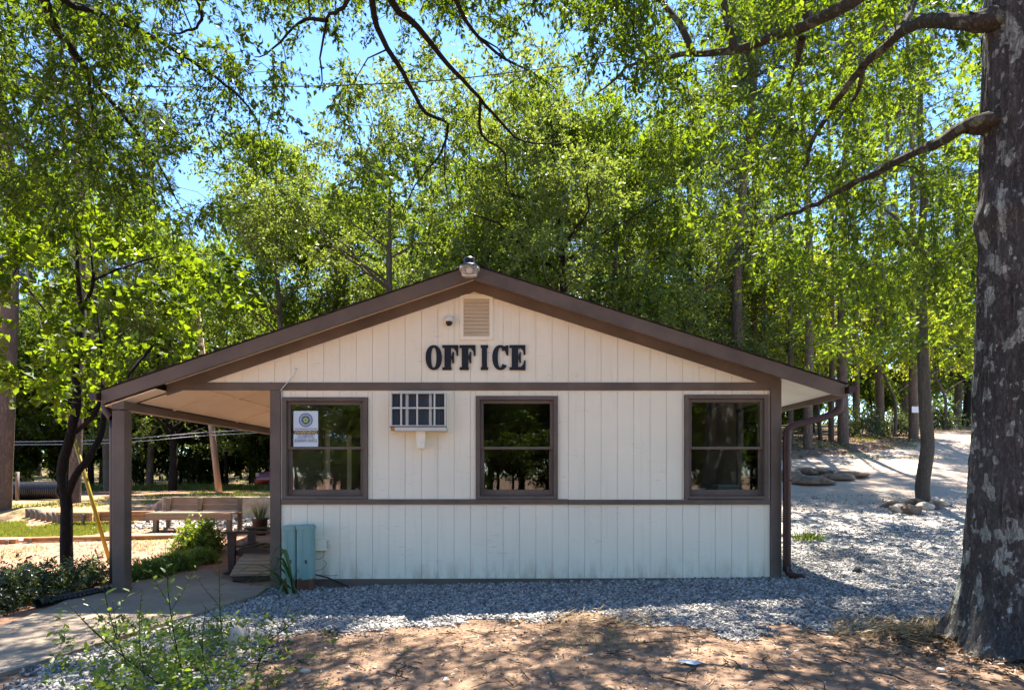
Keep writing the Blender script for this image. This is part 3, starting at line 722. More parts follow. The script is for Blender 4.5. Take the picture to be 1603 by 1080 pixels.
lathe('lens', [(.122, .088), (.124, .06), (.104, .045), (.096, .0), (.085, -.012), (0, -.014)], M['lens'], lamp, (lx, lyy, lz))
lathe('bulb', [(.0, .085), (.045, .085), (.048, .05), (.04, .02), (0, .015)], M['white'], lamp, (lx, lyy, lz), 16)
box('arm', lx - .025, lx + .025, lyy + .05, RF - .001, lz + .11, lz + .17, M['blackp'], lamp)

# window air conditioner
a0, a1, c1, c0 = FX(616), FX(700), FZ(617.5), FZ(674.5)
ac = thing('air_conditioner', 'old cream window air conditioner under a board bracket beside the left window', 'air conditioner', ((a0 + a1) / 2, FY - .1, c0))
rect_ring('mounting_board', FX(612), FX(708), FZ(678.5), FZ(611.8), .07, .07, .07, .03, FY - .014, FY - .0015, M['siding'], ac)
yo = FY - .17
rect_ring('case', a0, a1, c0, c1, .012, .012, .05, .012, yo, FY + .10, M['offwhite'], ac)
bm = bmesh.new()
for k_ in range(44):
    xk = a0 + .02 + (a1 - a0 - .04) * k_ / 43; r_ = bmesh.ops.create_cube(bm, size=1); bmesh.ops.scale(bm, vec=(.0045, .014, c1 - c0 - .066), verts=r_['verts']); bmesh.ops.translate(bm, vec=(xk - a0, 0, 0), verts=r_['verts'])
tag(bmesh_obj('fins', bm, M['finmetal'], ac, (a0, yo + .041, (c0 + c1) / 2 + .019)), kind='stuff')
box('coil', a0 + .012, a1 - .012, yo + .05, yo + .07, c0 + .05, c1 - .012, M['fin'], ac, 0)
for xc in (FX(632), FX(656.5), FX(683)): box('grille_bar', xc - .011, xc + .011, yo - .012, yo - .002, c0 + .052, c1 - .01, M['offwhite'], ac, .003)
for zc in (FZ(641), ): box('grille_bar', a0 + .006, a1 - .006, yo - .018, yo - .0125, zc - .011, zc + .011, M['offwhite'], ac, .003)
rect_ring('grille_frame', a0 - .004, a1 + .004, c0 + .045, c1 + .003, .018, .018, .014, .016, yo - .02, yo - .001, M['offwhite'], ac)
for xc in (FX(640), FX(676)): box('inner_strut', xc - .018, xc + .018, yo + .03, yo + .049, c0 + .05, c1 - .012, M['metal'], ac, .002)
box('drip_tray', a0 - .006, a1 + .01, yo - .022, FY - .02, c0 - .012, c0 + .035, M['offwhite'], ac, .004)
box('seam', a0 - .008, a1 + .012, yo - .024, yo + .01, c0 + .036, c0 + .044, M['dark'], ac, 0)
box('rust_patch', a0 + .004, a0 + .052, yo - .0245, yo - .0225, c0 - .010, c0 + .034, M['rust'], ac, 0)
prism('bracket', [(FX(653.5), FZ(675.6)), (FX(668), FZ(675.6)), (FX(667), FZ(702.5)), (FX(655.5), FZ(702.5))], yo + .03, FY - .003, M['siding'], ac, .003)

# neighbourhood-watch plate inside the left window pane
sx0, sx1, sz0, sz1 = FX(459), FX(497.5), FZ(700), FZ(643); sy = FY + .010
ws = thing('warning_sign', 'white WARNING plate with round star seal in the left window', 'sign', ((sx0 + sx1) / 2, sy, sz0))
def rplate(name, x0, x1, z0, z1, y0, y1, mat, parent, r=.01):
    pts = []
    for (cx, cz, a) in ((x1 - r, z1 - r, 0), (x0 + r, z1 - r, 90), (x0 + r, z0 + r, 180), (x1 - r, z0 + r, 270)):
        for t in (0, 45, 90): pts.append((cx + r * math.cos(math.radians(a + t)), cz + r * math.sin(math.radians(a + t))))
    return prism(name, pts, y0, y1, mat, parent)
rplate('plate', sx0, sx1, sz0, sz1, sy, sy + .004, M['signwhite'], ws)
wd_, ht_ = sx1 - sx0, sz1 - sz0
def sp(u, v_): return sx0 + wd_ * u, sz1 - ht_ * v_
def flatdisc(name, cx, cz, r, y, mat, n=28, star=0, rin=.5):
    A = np.arange(n) / n * 2 * np.pi + np.pi / 2
    R = [r if (not star or k_ % 2 == 0) else r * rin for k_ in range(n)]
    prism(name, [(cx + r_ * math.cos(t), cz + r_ * math.sin(t)) for r_, t in zip(R, A)], y, y + .0006, mat, ws)
cx_, cz_ = sp(.5, .25); rr = wd_ * .285
flatdisc('seal', cx_, cz_, rr, sy - .0012, M['signnavy']); flatdisc('seal_ring', cx_, cz_, rr * .93, sy - .002, M['signgrey'])
for k_ in range(22):
    t = k_ / 22 * 2 * math.pi; flatdisc('seal_mark', cx_ + rr * .76 * math.cos(t), cz_ + rr * .76 * math.sin(t), rr * .07, sy - .0028, M['signwhite'], 6)
flatdisc('seal_core', cx_, cz_, rr * .52, sy - .0028, M['signnavy']); flatdisc('star', cx_, cz_, rr * .46, sy - .0036, M['signgreen'], 10, 1, .62); flatdisc('star_core', cx_, cz_, rr * .12, sy - .0044, M['signnavy'], 12)
b0 = sp(0, .535); b1 = sp(1, .635)
box('band', b0[0] - .001, b1[0] + .001, sy - .0014, sy - .0004, b1[1], b0[1], M['signnavy'], ws, 0)
def text(body, u, v_, size, mat, widthfrac, parent=ws):
    cu = bpy.data.curves.new('t', 'FONT'); cu.body = body; cu.align_x = 'CENTER'; cu.align_y = 'CENTER'; cu.size = size; cu.offset = .0006; cu.resolution_u = 2
    tmp = bpy.data.objects.new('t', cu); C.objects.link(tmp); bpy.context.view_layer.update()
    me = bpy.data.meshes.new_from_object(tmp.evaluated_get(bpy.context.evaluated_depsgraph_get())); bpy.data.objects.remove(tmp)
    xs_ = [v__.co.x for v__ in me.vertices]; k_ = wd_ * widthfrac / (max(xs_) - min(xs_))
    for v__ in me.vertices: v__.co.x *= k_
    x_, z_ = sp(u, v_); me.materials.clear()
    return link('lettering', me, mat, parent, (x_, sy - .0022, z_), (math.pi / 2, 0, 0))
text('WARNING', .5, .586, .050, M['signyellow'], .92)
text('THIS IS A NEIGHBORHOOD WATCH AREA', .5, .492, .016, M['signnavy'], .92)
text('WE REPORT', .5, .655, .014, M['signnavy'], .8)
text('ALL SUSPICIOUS', .5, .695, .016, M['signnavy'], .62)
text('ACTIVITIES TO THE', .5, .738, .016, M['signnavy'], .70)
text('ANDERSON COUNTY', .5, .795, .021, M['signnavy'], .92)
text("SHERIFF'S OFFICE", .5, .842, .018, M['signnavy'], .92)

# desk things glimpsed behind the right window
cnt = thing('counter', 'dark counter just inside the right window', 'counter', (2.6, 8.35, .05))
box('counter_top', 2.0, 3.2, 8.0, 8.6, 1.06, 1.10, M['chairwood'], cnt); box('counter_front', 2.05, 3.15, 8.05, 8.55, .05, 1.059, M['interior'], cnt)
p1 = thing('paper_box', 'white paper box lying behind the right window, nearer the corner', 'box', (2.88, 8.3, 1.10)); box('box_body', 2.74, 3.02, 8.15, 8.4, 1.101, 1.20, M['paper'], p1); box('box_lid', 2.733, 3.027, 8.143, 8.407, 1.175, 1.206, M['paper'], p1)
p2 = thing('paper_stack', 'small stack of white paper behind the right window, left of the box', 'paper', (2.4, 8.3, 1.10)); box('sheets', 2.34, 2.56, 8.15, 8.4, 1.101, 1.165, M['paper'], p2, rot=(0, 0, .2)); box('top_sheet', 2.35, 2.55, 8.16, 8.38, 1.168, 1.171, M['paper'], p2, 0, rot=(0, 0, .35))

# utility pedestals, meter box, cable
def pedestal(x0, x1, y0, zb, zt, label, holes):
    t = thing('utility_pedestal', label, 'pedestal', ((x0 + x1) / 2, y0 + .09, zb), 'utility pedestals against the wall')
    yc = y0 + .09; r = (x1 - x0) / 2; xc = (x0 + x1) / 2
    pts = []
    for k_ in range(24):
        a = k_ / 24 * 2 * math.pi; pts.append((xc + r * math.copysign(abs(math.cos(a)) ** .45, math.cos(a)), yc + .09 * math.copysign(abs(math.sin(a)) ** .45, math.sin(a))))
    def ext(name, pts, z0, z1, grow=0., top=0.):
        bm = bmesh.new(); cz = z0
        bot = [bm.verts.new((p_[0] - xc + grow * np.sign(p_[0] - xc), p_[1] - yc + grow * np.sign(p_[1] - yc), 0)) for p_ in pts]
        tp = [bm.verts.new((v_.co.x * (1 - top), v_.co.y * (1 - top), z1 - z0)) for v_ in bot]
        for k_ in range(len(pts)): j_ = (k_ + 1) % len(pts); bm.faces.new((bot[k_], bot[j_], tp[j_], tp[k_]))
        bm.faces.new(tp); bm.faces.new(bot[::-1])
        return bmesh_obj(name, bm, M['teal'], t, (xc, yc, z0))
    ext('shell', pts, zb, zt - .055); ext('lid', pts, zt - .054, zt - .012, .006); ext('lid_top', pts, zt - .0118, zt, .004, .12)
    box('seam_strip', xc - .004 - r * .15, xc + .004 - r * .15, y0 - .004, y0 + .004, zb + .1, zt - .06, M['teal'], t, .001)
    for dz in holes: lathe('key_hole', [(0, .0), (.011, 0), (.011, .004), (0, .004)], M['dark'], t, (xc + r * .28, y0 - .002, dz), 12).rotation_euler = (math.pi / 2, 0, 0)
    return t
py0 = 7.42
def PXp(px, Y): return (px - CX) / FPX * Y
def PZp(py, Y): return CAMZ + (HY - py) / FPX * Y
pedestal(PXp(439, py0), PXp(462, py0), py0 + .02, -.12, PZp(823, py0), 'pale teal utility pedestal next to the porch corner board', [PZp(877.5, py0), PZp(880.5, py0)])
pedestal(PXp(462.6, py0), PXp(488, py0), py0, -.13, PZp(822, py0), 'pale teal utility pedestal with rusted foot, beside the cable box', [PZp(877.5, py0), PZp(880.5, py0)])
ub = thing('cable_box', 'small cream cable box on the wall right of the pedestals', 'box', (FX(501), FY, FZ(861)))
box('box_body', FX(489), FX(513), FY - .075, FY - .004, FZ(861), FZ(843.5), M['siding'], ub, .004); box('box_lid', FX(488.6), FX(513.4), FY - .085, FY - .0755, FZ(860.5), FZ(843), M['siding'], ub, .003)
box('latch', FX(513.6), FX(516), FY - .05, FY - .02, FZ(849), FZ(845), M['offwhite'], ub); box('latch', FX(513.6), FX(517), FY - .05, FY - .02, FZ(857), FZ(851), M['offwhite'], ub)
tag(tube('ground_cable', [(FX(487), FY - .2, FZ(889)), (FX(500), FY - .12, FZ(897)), (FX(515), FY - .07, FZ(902)), (FX(535), FY - .06, FZ(911)), (FX(552), FY - .08, FZ(918))], .009, M['blackp'], loc=(FX(490), FY - .2, FZ(890))), 'loose black cable drooping from pedestal along base board', 'cable')
for k_, (pts) in enumerate([[(489, 893), (505, 890), (513, 881), (508, 875)], [(488, 897), (508, 898), (522, 899), (532, 898)], [(489, 872), (502, 874), (509, 868), (508, 861)]]):
    tag(tube('thin_wire', smooth_path([(FX(a), FY - .05 - .03 * (k_ == 1), FZ(b)) for a, b in pts], .02), .0025, M['wire'], sides=5), ['curled thin black wire rising from the pedestal foot', 'thin straight wire poking out along the base board', 'thin loop of wire under the cable box'][k_], 'wire')
tag(tube('antenna_cable', smooth_path([(FX(441), FY - .04, FZ(612)), (FX(450), FY - .05, FZ(602)), (FX(461), FY - .04, FZ(590)), (FX(465), FY - .03, FZ(579)), (FX(463), FY - .01, FZ(577))], .02), .006, M['offwhite'], sides=6), 'short cream cable crossing the frieze above left window', 'cable')

# ------------------------------------------------------------------ tree machinery
LEAF = {
 'narrow': (np.array([(0, 0), (.45, .5), (1, 0), (.45, -.5)]), np.array([(0, 1, 2, 3)])),
 'broad': (np.array([(0, 0), (.12, .32), (.05, .62), (.42, .52), (1, 0), (.42, -.52), (.05, -.62), (.12, -.32)]), np.array([(0, 1, 2, 3), (0, 3, 4, 5), (0, 5, 6, 7)])),
 'oval': (np.array([(0, 0), (.3, .5), (.72, .38), (1, 0), (.72, -.38), (.3, -.5)]), np.array([(0, 1, 2, 3), (0, 3, 4, 5)])),
}
def unit(a): return a / (np.linalg.norm(a, axis=-1, keepdims=True) + 1e-9)
def leaves(p, d, nrm, L, W, kind='narrow', fold=.12):
    tv, tf = LEAF[kind]; n = len(p)
    side = unit(np.cross(d, nrm)); up = np.cross(side, d)
    k = len(tv)
    V = p[:, None, :] + d[:, None, :] * (tv[None, :, 0, None] * L[:, None, None]) + side[:, None, :] * (tv[None, :, 1, None] * W[:, None, None]) + up[:, None, :] * (np.abs(tv[None, :, 1, None]) * W[:, None, None] * fold * 2)
    F = tf[None] + (np.arange(n) * k)[:, None, None]
    return V.reshape(-1, 3), F.reshape(-1, tf.shape[1])
def cluster_leaves(cen, out, r, K=7, L=12, size=.065, wid=.42, spread=.36, kind='narrow', droop=.25, upn=.8):
    n = len(cen)
    td = unit(out[:, None, :] * .55 + r.normal(0, .75, (n, K, 3)) + np.array((0, 0, -droop)))
    ln = spread * r.uniform(.5, 1.15, (n, K, 1, 1))
    s = (np.arange(L) + r.uniform(0, 1, (n, K, L))) / L
    base = cen[:, None, :] + r.normal(0, .08 * spread / .36, (n, K, 3))
    p = base[:, :, None, :] + td[:, :, None, :] * ln * s[..., None] + np.array((0, 0, -.18)) * (s[..., None] ** 2) * ln
    p = p + r.normal(0, .012 * spread / .36, p.shape)
    d = unit(td[:, :, None, :] * .6 + r.normal(0, .58, p.shape) + np.array((0, 0, -.18)))
    nr = unit(np.array((0, 0, upn)) + r.normal(0, .6, p.shape))
    P = p.reshape(-1, 3); m = len(P); sz = size * r.uniform(.5, 1.4, m)
    V, F = leaves(P, d.reshape(-1, 3), nr.reshape(-1, 3), sz, sz * wid, kind)
    tw = np.stack([base, base + td * ln[:, :, 0] * .5 + np.array((0, 0, -.045)) * ln[:, :, 0], base + td * ln[:, :, 0] + np.array((0, 0, -.18)) * ln[:, :, 0]], 2).reshape(-1, 3, 3)
    return V, F, tw
class Skel:
    def __init__(s, seed): s.r = np.random.default_rng(seed); s.ch = []; s.P = np.zeros((0, 3)); s.R = np.zeros(0)
    def limb(s, pts, r0, r1, step=.15, wob=.0):
        P = smooth_path(pts, step); 
        if wob: P[1:] += s.r.normal(0, wob, P[1:].shape) * np.linspace(.2, 1, len(P) - 1)[:, None]
        R = np.linspace(r0, r1, len(P)) ; s.ch.append((P, R)); s.P = np.vstack([s.P, P]); s.R = np.concatenate([s.R, R]); return P
    def grow(s, cen, sag=.12, rmax=.03, step=.22, rtip=.0035, minr=0.0):
        """join every leaf cluster to the nearest wood, nearest first; returns outward direction at each cluster"""
        cen = np.asarray(cen); outs = np.zeros_like(cen)
        d0 = np.array([np.min(np.sum((s.P - c) ** 2, 1)) for c in cen]); order = np.argsort(d0)
        cap = 60000; buf = np.zeros((cap, 3)); bR = np.zeros(cap); n = len(s.P); buf[:n] = s.P; bR[:n] = s.R
        for i in order:
            c = cen[i]; dd = np.sum((buf[:n] - c) ** 2, 1); j = int(np.argmin(dd)); a = buf[j]; L = math.sqrt(dd[j])
            m = max(3, int(L / step) + 1); t = np.linspace(0, 1, m)[:, None]
            P = a + (c - a) * t + np.array((0, 0, 1.)) * (sag * L * np.sin(t * np.pi)) + s.r.normal(0, .045 * L, (m, 3)) * np.sin(t * np.pi)
            r0 = max(min(bR[j] * .75, .004 + .011 * L, rmax), rtip); R = np.linspace(r0, rtip, m)
            s.ch.append((P, np.maximum(R, minr))); outs[i] = (P[-1] - P[-2])
            if n + m < cap: buf[n:n + m - 1] = P[1:]; bR[n:n + m - 1] = R[1:]; n += m - 1
        return unit(outs)
def cat(parts):
    Vs, Fs, o = [], [], 0
    for V, F in parts: Vs.append(V); Fs.append(F + o); o += len(V)
    return np.concatenate(Vs), np.concatenate(Fs)
def relax(P, bump_fn): pass

# --- the big lichened oak at the right edge
OX, OY = 3.78, 4.5
oak = thing('oak_tree', 'massive lichen-spotted oak trunk filling the right edge of the yard', 'tree', (OX, OY, hz(OX, OY)))
def trunk_mesh(name, base, path, radfn, sides, rings, ridge, seed, flare=None):
    P = smooth_path(path, .05); idx = np.linspace(0, len(P) - 1, rings); P = np.stack([np.interp(idx, np.arange(len(P)), P[:, k_]) for k_ in range(3)], -1)
    a = np.arange(sides) / sides * 2 * np.pi; V = np.zeros((rings, sides, 3))
    for i in range(rings):
        z = P[i, 2] - base[2]; R = radfn(z)
        for j in range(sides):
            ca, sa = math.cos(a[j]), math.sin(a[j])
            n1 = mnoise.noise((ca * 3.4 + seed, sa * 3.4, z * .55)); n2 = 1 - abs(mnoise.noise((ca * 9 + n1 * .8, sa * 9 + seed, z * 1.5))) * 2.4
            n3 = mnoise.noise((ca * 22, sa * 22 + seed, z * 5)); n4 = 1 - abs(mnoise.noise((ca * 17 + n1, sa * 17, z * 2.6 + seed))) * 2
            rr_ = R * (1 + .05 * n1) + ridge * (.55 * n2 + .5 * n4 + .3 * n3)
            if flare: rr_ += flare(z, a[j])
            V[i, j] = P[i] + np.array((ca * rr_, sa * rr_, 0))
    i = np.arange(rings - 1)[:, None] * sides; j = np.arange(sides)[None]; k_ = (j + 1) % sides
    F = np.stack([i + j, i + k_, i + sides + k_, i + sides + j], -1).reshape(-1, 4)
    return V.reshape(-1, 3), F
ob = np.array((OX, OY, hz(OX, OY) - .1))
def oflare(z, a): return .24 * math.exp(-max(z, 0) / .2) * (.55 + .45 * math.cos(5 * a + .9)) + .10 * math.exp(-max(z, 0) / .5) + .02 * math.exp(-((z - 3.25) / .12) ** 2) * (1 + math.cos(a - 3.3))
V, F = trunk_mesh('trunk', ob, [ob, ob + (-.03, 0, 1.2), ob + (0, 0, 2.4), ob + (.02, 0, 3.6), ob + (.05, .02, 4.8), ob + (.1, .05, 6.2), ob + (.1, .1, 8.5)], lambda z: np.interp(z, [0, .6, 1.5, 3, 4.5, 6, 8.5], [.365, .325, .30, .285, .28, .25, .15]), 200, 300, .024, 4.2, oflare)
link('trunk', fmesh('oak_trunk', V - ob, F, M['bark_oak'], True), None, oak, ob)
so = Skel(11)
tp = lambda z: np.array((OX + .02, OY + .02, z))
so.limb([tp(5.9), tp(5.9) + (-.5, .2, .35), at(1400, -60, 5.5), at(1330, 5, 5.7), at(1250, 45, 5.9), at(1150, 78, 6.2), at(1085, 86, 6.4), at(1000, 98, 6.6), at(930, 150, 7.0)], .105, .006, .12, .012)
for zc_, e_ in ((4.7, at(1515, 36, 4.52)), (3.95, at(1514, 197, 4.55))):
    so.limb([tp(zc_ - .1), (tp(zc_) + e_) / 2, e_], .13, .058, .06, .004)
so.limb([at(1150, 78, 6.2), at(1140, 40, 6.2), at(1130, -10, 6.3), at(1110, -70, 6.5)], .045, .02, .12, .008)
so.limb([at(1085, 86, 6.4), at(1065, 40, 6.4), at(1030, -5, 6.5), at(1000, -60, 6.8)], .04, .015, .12, .008)
so.limb([at(1265, 40, 5.9), at(1262, 0, 5.9), at(1255, -60, 6.2)], .05, .02, .12, .006)
so.limb([at(1255, 60, 5.9), at(1248, 95, 6.1), at(1235, 135, 6.3)], .04, .012, .12, .006)
so.limb([tp(4.7), at(1530, 36, 4.5), at(1450, 33, 4.9), at(1395, 62, 5.5), at(1330, 130, 5.9), at(1290, 190, 6.3), at(1265, 240, 6.6), at(1250, 272, 6.8), at(1222, 292, 7.1), at(1200, 300, 7.4)], .062, .006, .1, .012)
so.limb([at(1350, 105, 5.75), at(1345, 140, 5.9), at(1325, 170, 6.1), at(1305, 200, 6.3)], .03, .008, .1, .006)
so.limb([at(1395, 62, 5.5), at(1420, 30, 5.7), at(1440, -20, 5.9), at(1470, -70, 6.1)], .04, .02, .1, .006)
so.limb([tp(3.95), at(1528, 190, 4.5), at(1480, 217, 4.9), at(1425, 243, 5.5), at(1380, 266, 5.8), at(1310, 300, 6.2), at(1265, 326, 6.5), at(1205, 350, 6.9), at(1160, 385, 7.3), at(1130, 440, 7.7)], .056, .006, .1, .012)
so.limb([at(1180, 365, 7.1), at(1165, 410, 7.3), at(1155, 470, 7.5)], .02, .006, .1, .008)
# upward and rear limbs out of frame
for k_ in range(7):
    a = k_ / 7 * 2 * math.pi + .4; b = tp(6.2 + .3 * k_)
    so.limb([b, b + (math.cos(a) * 1.2, math.sin(a) * 1.2, .9), b + (math.cos(a) * 2.8, math.sin(a) * 2.8, 1.7), b + (math.cos(a) * 4.2, math.sin(a) * 4.2, 2.0)], .09, .02, .2, .02)
r0 = np.random.default_rng(21)
def sample(n, fn, x0, x1, y0, y1, d0, d1, r):
    out = []
    while len(out) < n:
        px, py, Y = r.uniform(x0, x1), r.uniform(y0, y1), r.uniform(d0, d1)
        if r.uniform() < fn(px, py, Y): out.append(at(px, py, Y))
    return np.array(out)
def d_oak(px, py, Y):
    low = np.interp(px, [930, 1000, 1100, 1200, 1300, 1500, 1700], [150, 230, 360, 440, 470, 470, 450])
    if py > low + 30 * mnoise.noise((px * .02, py * .02, 1)): return 0
    if px > 1545 and py > -40 and Y < 5.6: return 0
    v = .55 + 1.1 * mnoise.noise((px * .0105, py * .0105, 4.4)) 
    if 1350 < px < 1520 and 50 < py < 260: v *= .6
    return np.clip(v, .04, 1)
c_oak = sample(560, d_oak, 930, 1750, -160, 480, 5.4, 10.0, r0)
hi = np.stack([r0.uniform(-.5, 8.5, 170), r0.uniform(5, 9.5, 170), r0.uniform(7., 10.5, 170)], -1)
hi = hi[(hi[:, 2] - CAMZ) / hi[:, 1] > .74]  # unseen leaf clusters above the frame, added to dapple the bare earth
hi2 = np.stack([r0.uniform(4.0, 10, 420), r0.uniform(9.8, 14.2, 420), r0.uniform(10, 13.8, 420)], -1); hi2 = hi2[(hi2[:, 2] - CAMZ) / hi2[:, 1] > .76]  # more unseen clusters, added to shade the gravel on the right
c_all = np.vstack([c_oak, hi, hi2])
o_ = so.grow(c_all)
V, F, tw = cluster_leaves(c_all, o_, r0, 8, 14, .064, .42, .33)
def twigs(tw, n_, r, keep=1.):
    out = []
    for t in tw[:: max(1, int(1 / keep))]: out.append((t, np.array((r, r * .8, r * .5))))
    return out
link('limbs', tubes_mesh('oak_limbs', so.ch + twigs(tw, 0, .0028), M['bark_limb']), None, oak, ob * 0)
link('crown', fmesh('oak_crown', V, F, M['leaf_oak']), None, oak, ob * 0)

# --- the tree whose limbs hang over the office from behind the viewer
TX, TY = -2.2, -2.4
ovr = thing('overhanging_tree', 'overhanging tree whose dark drooping limbs fill the top left and centre', 'tree', (TX, TY, hz(TX, TY)))
ss = Skel(5)
zb = hz(TX, TY) - .1
ss.limb([(TX, TY, zb), (TX + .05, TY, 1.5), (TX, TY + .1, 3.2), (TX + .1, TY + .2, 4.8), (TX + .1, TY + .2, 7.5)], .36, .2, .2)
fk = np.array((TX + .1, TY + .2, 4.7))
main = ss.limb([fk, fk + (.4, 1.6, .9), at(640, -420, 3.6), at(600, -120, 4.6)], .16, .09, .15, .01)
mL = ss.limb([fk, fk + (-.6, 1.6, .8), at(60, -300, 3.8), at(70, -60, 4.9)], .14, .08, .15, .01)
Ls = [([at(600, -120, 4.6), at(582, 0, 5.2), at(600, 62, 5.5), at(640, 130, 5.9), at(668, 178, 6.2), at(702, 196, 6.5), at(690, 240, 6.7), at(650, 290, 7.0), at(628, 340, 7.2)], .036, .005),
      ([at(600, -120, 4.6), at(612, 0, 5.2), at(655, 42, 5.5), at(700, 100, 5.9), at(750, 152, 6.3), at(792, 202, 6.7), at(822, 222, 6.9), at(880, 226, 7.2)], .038, .006),
      ([at(752, 154, 6.3), at(754, 212, 6.5), at(790, 240, 6.8), at(793, 290, 7.0), at(815, 330, 7.2)], .018, .004),
      ([at(600, -120, 4.6), at(690, -40, 5.0), at(722, 18, 5.4), at(740, 48, 5.6), at(785, 90, 6.0), at(830, 112, 6.3), at(870, 140, 6.6)], .028, .005),
      ([at(700, 195, 6.5), at(696, 260, 6.6), at(705, 330, 6.8)], .012, .004),
      ([at(600, -120, 4.6), at(545, 0, 5.2), at(512, 30, 5.6), at(503, 80, 5.9), at(500, 140, 6.3)], .026, .006),
      ([at(512, 32, 5.6), at(470, 34, 5.9), at(430, 75, 6.2), at(400, 90, 6.5)], .02, .005),
      ([at(70, -60, 4.9), at(70, 0, 5.2), at(92, 52, 5.5), at(132, 102, 5.9), at(150, 132, 6.1), at(200, 190, 6.5), at(250, 260, 6.9), at(285, 330, 7.2)], .045, .006),
      ([at(70, -60, 4.9), at(100, 0, 5.2), at(150, 20, 5.5), at(230, 55, 5.9), at(320, 110, 6.4), at(390, 170, 6.9), at(415, 240, 7.2)], .036, .006),
      ([at(138, 112, 5.95), at(145, 170, 6.2), at(165, 230, 6.5), at(180, 300, 6.8)], .02, .005),
      ([at(70, -60, 4.9), at(250, -60, 5.3), at(310, 0, 5.7), at(310, 40, 6.0), at(275, 55, 6.4), at(250, 90, 6.8)], .024, .006),
      ([at(70, -60, 4.9), at(-40, 0, 5.2), at(-60, 90, 5.8), at(10, 170, 6.4), at(40, 240, 6.9)], .035, .006),
      ([at(600, -120, 4.6), at(780, -120, 5.0), at(900, -60, 5.6), at(980, 20, 6.2), at(1000, 80, 6.6)], .04, .006)]
for p_, a, b in Ls: ss.limb(p_, a, b, .1, .008)
for k_ in range(8):
    a = k_ / 8 * 2 * math.pi; b = np.array((TX + .1, TY + .2, 5.2 + .28 * k_))
    ss.limb([b, b + (math.cos(a) * .8, 1.6, 1.2), b + (math.cos(a) * 2.2, 5.0, 2.6), b + (math.cos(a) * 4.0, 9.0, 3.2)], .09, .02, .25, .02)
r1 = np.random.default_rng(33)
def d_ov(px, py, Y):
    low = np.interp(px, [-300, 0, 150, 250, 330, 420, 480, 560, 640, 720, 800, 870, 950, 1020], [330, 340, 330, 390, 330, 250, 300, 330, 370, 320, 250, 180, 120, 110])
    if py > low + 50 * mnoise.noise((px * .02, py * .02, 2)): return 0
    dens = np.interp(px, [-300, 300, 400, 470, 700, 1000], [.9, .85, .65, .30, .22, .36]) if py > 40 else np.interp(px, [0, 400, 600, 900], [.9, .7, .5, .6])
    v = dens * (1 + 1.5 * mnoise.noise((px * .011, py * .011, 9.3)))
    for hx, hy, hr in ((485, 150, 60), (730, 110, 80), (945, 200, 85), (560, 60, 50), (660, 50, 50), (620, 170, 40), (840, 170, 45), (120, 200, 20), (430, 265, 35), (860, 60, 25)):
        if (px - hx) ** 2 + (py - hy) ** 2 < hr ** 2: v *= .12
    return np.clip(v, .0, 1)
c_ov = sample(580, d_ov, -260, 1020, -140, 400, 5.2, 8.6, r1)
hi = np.stack([r1.uniform(-8, 1.5, 150), r1.uniform(4.0, 9.0, 150), r1.uniform(6.4, 9.5, 150)], -1)
hi = hi[(hi[:, 2] - CAMZ) / hi[:, 1] > .74]  # out-of-frame clusters added for dappled shade on the foreground
hi3 = np.stack([r1.uniform(-4.6, -.5, 300), r1.uniform(7.6, 11, 300), r1.uniform(8.4, 11.2, 300)], -1); hi3 = hi3[(hi3[:, 2] - CAMZ) / hi3[:, 1] > .76]  # added unseen foliage that throws shade on the concrete walk
c_all = np.vstack([c_ov, hi, hi3]); o_ = ss.grow(c_all)
V, F, tw = cluster_leaves(c_all, o_, r1, 8, 14, .062, .42, .32)
link('trunk', tubes_mesh('overhang_wood', ss.ch + twigs(tw, 0, .0028), M['bark_twig']), None, ovr, (0, 0, 0))
link('crown', fmesh('overhang_crown', V, F, M['leaf_over']), None, ovr, (0, 0, 0))

# --- small dark broad-leaved tree left of the porch
SX, SY, SZ = gp(105, 903)
sm = thing('small_tree', 'small dark-stemmed broadleaf tree left of the porch post', 'tree', (SX, SY, SZ))
s2 = Skel(8); Y0 = SY
s2.limb([(SX, SY, SZ - .1), at(104, 860, Y0), at(104, 790, Y0), at(97, 735, Y0), at(108, 690, Y0), at(120, 630, Y0), at(119, 570, Y0 + .1), at(128, 500, Y0 + .2), at(122, 420, Y0 + .2), at(120, 350, Y0 + .3), at(100, 290, Y0 + .4)], .085, .018, .08, .004)
s2.limb([at(106, 775, Y0), at(118, 745, Y0), at(140, 715, Y0 + .1), at(158, 680, Y0 + .3), at(166, 640, Y0 + .5), at(190, 600, Y0 + .9), at(240, 540, Y0 + 1.3), at(290, 470, Y0 + 1.6)], .05, .01, .08, .004)
s2.limb([at(112, 680, Y0), at(128, 668, Y0), at(148, 648, Y0 - .1), at(160, 610, Y0), at(158, 540, Y0 + .3), at(150, 470, Y0 + .4)], .035, .01, .08, .004)
s2.limb([at(126, 490, Y0 + .2), at(145, 445, Y0 + .2), at(142, 390, Y0 + .2), at(135, 330, Y0 + .2)], .03, .008, .08, .004)
s2.limb([at(143, 440, Y0 + .2), at(190, 420, Y0 + .5), at(260, 400, Y0 + .9), at(340, 400, Y0 + 1.3)], .02, .006, .08, .006)
s2.limb([at(119, 570, Y0 + .1), at(80, 500, Y0 - .1), at(30, 440, Y0 - .2), at(-40, 400, Y0 - .3)], .025, .006, .08, .006)
r2 = np.random.default_rng(12)
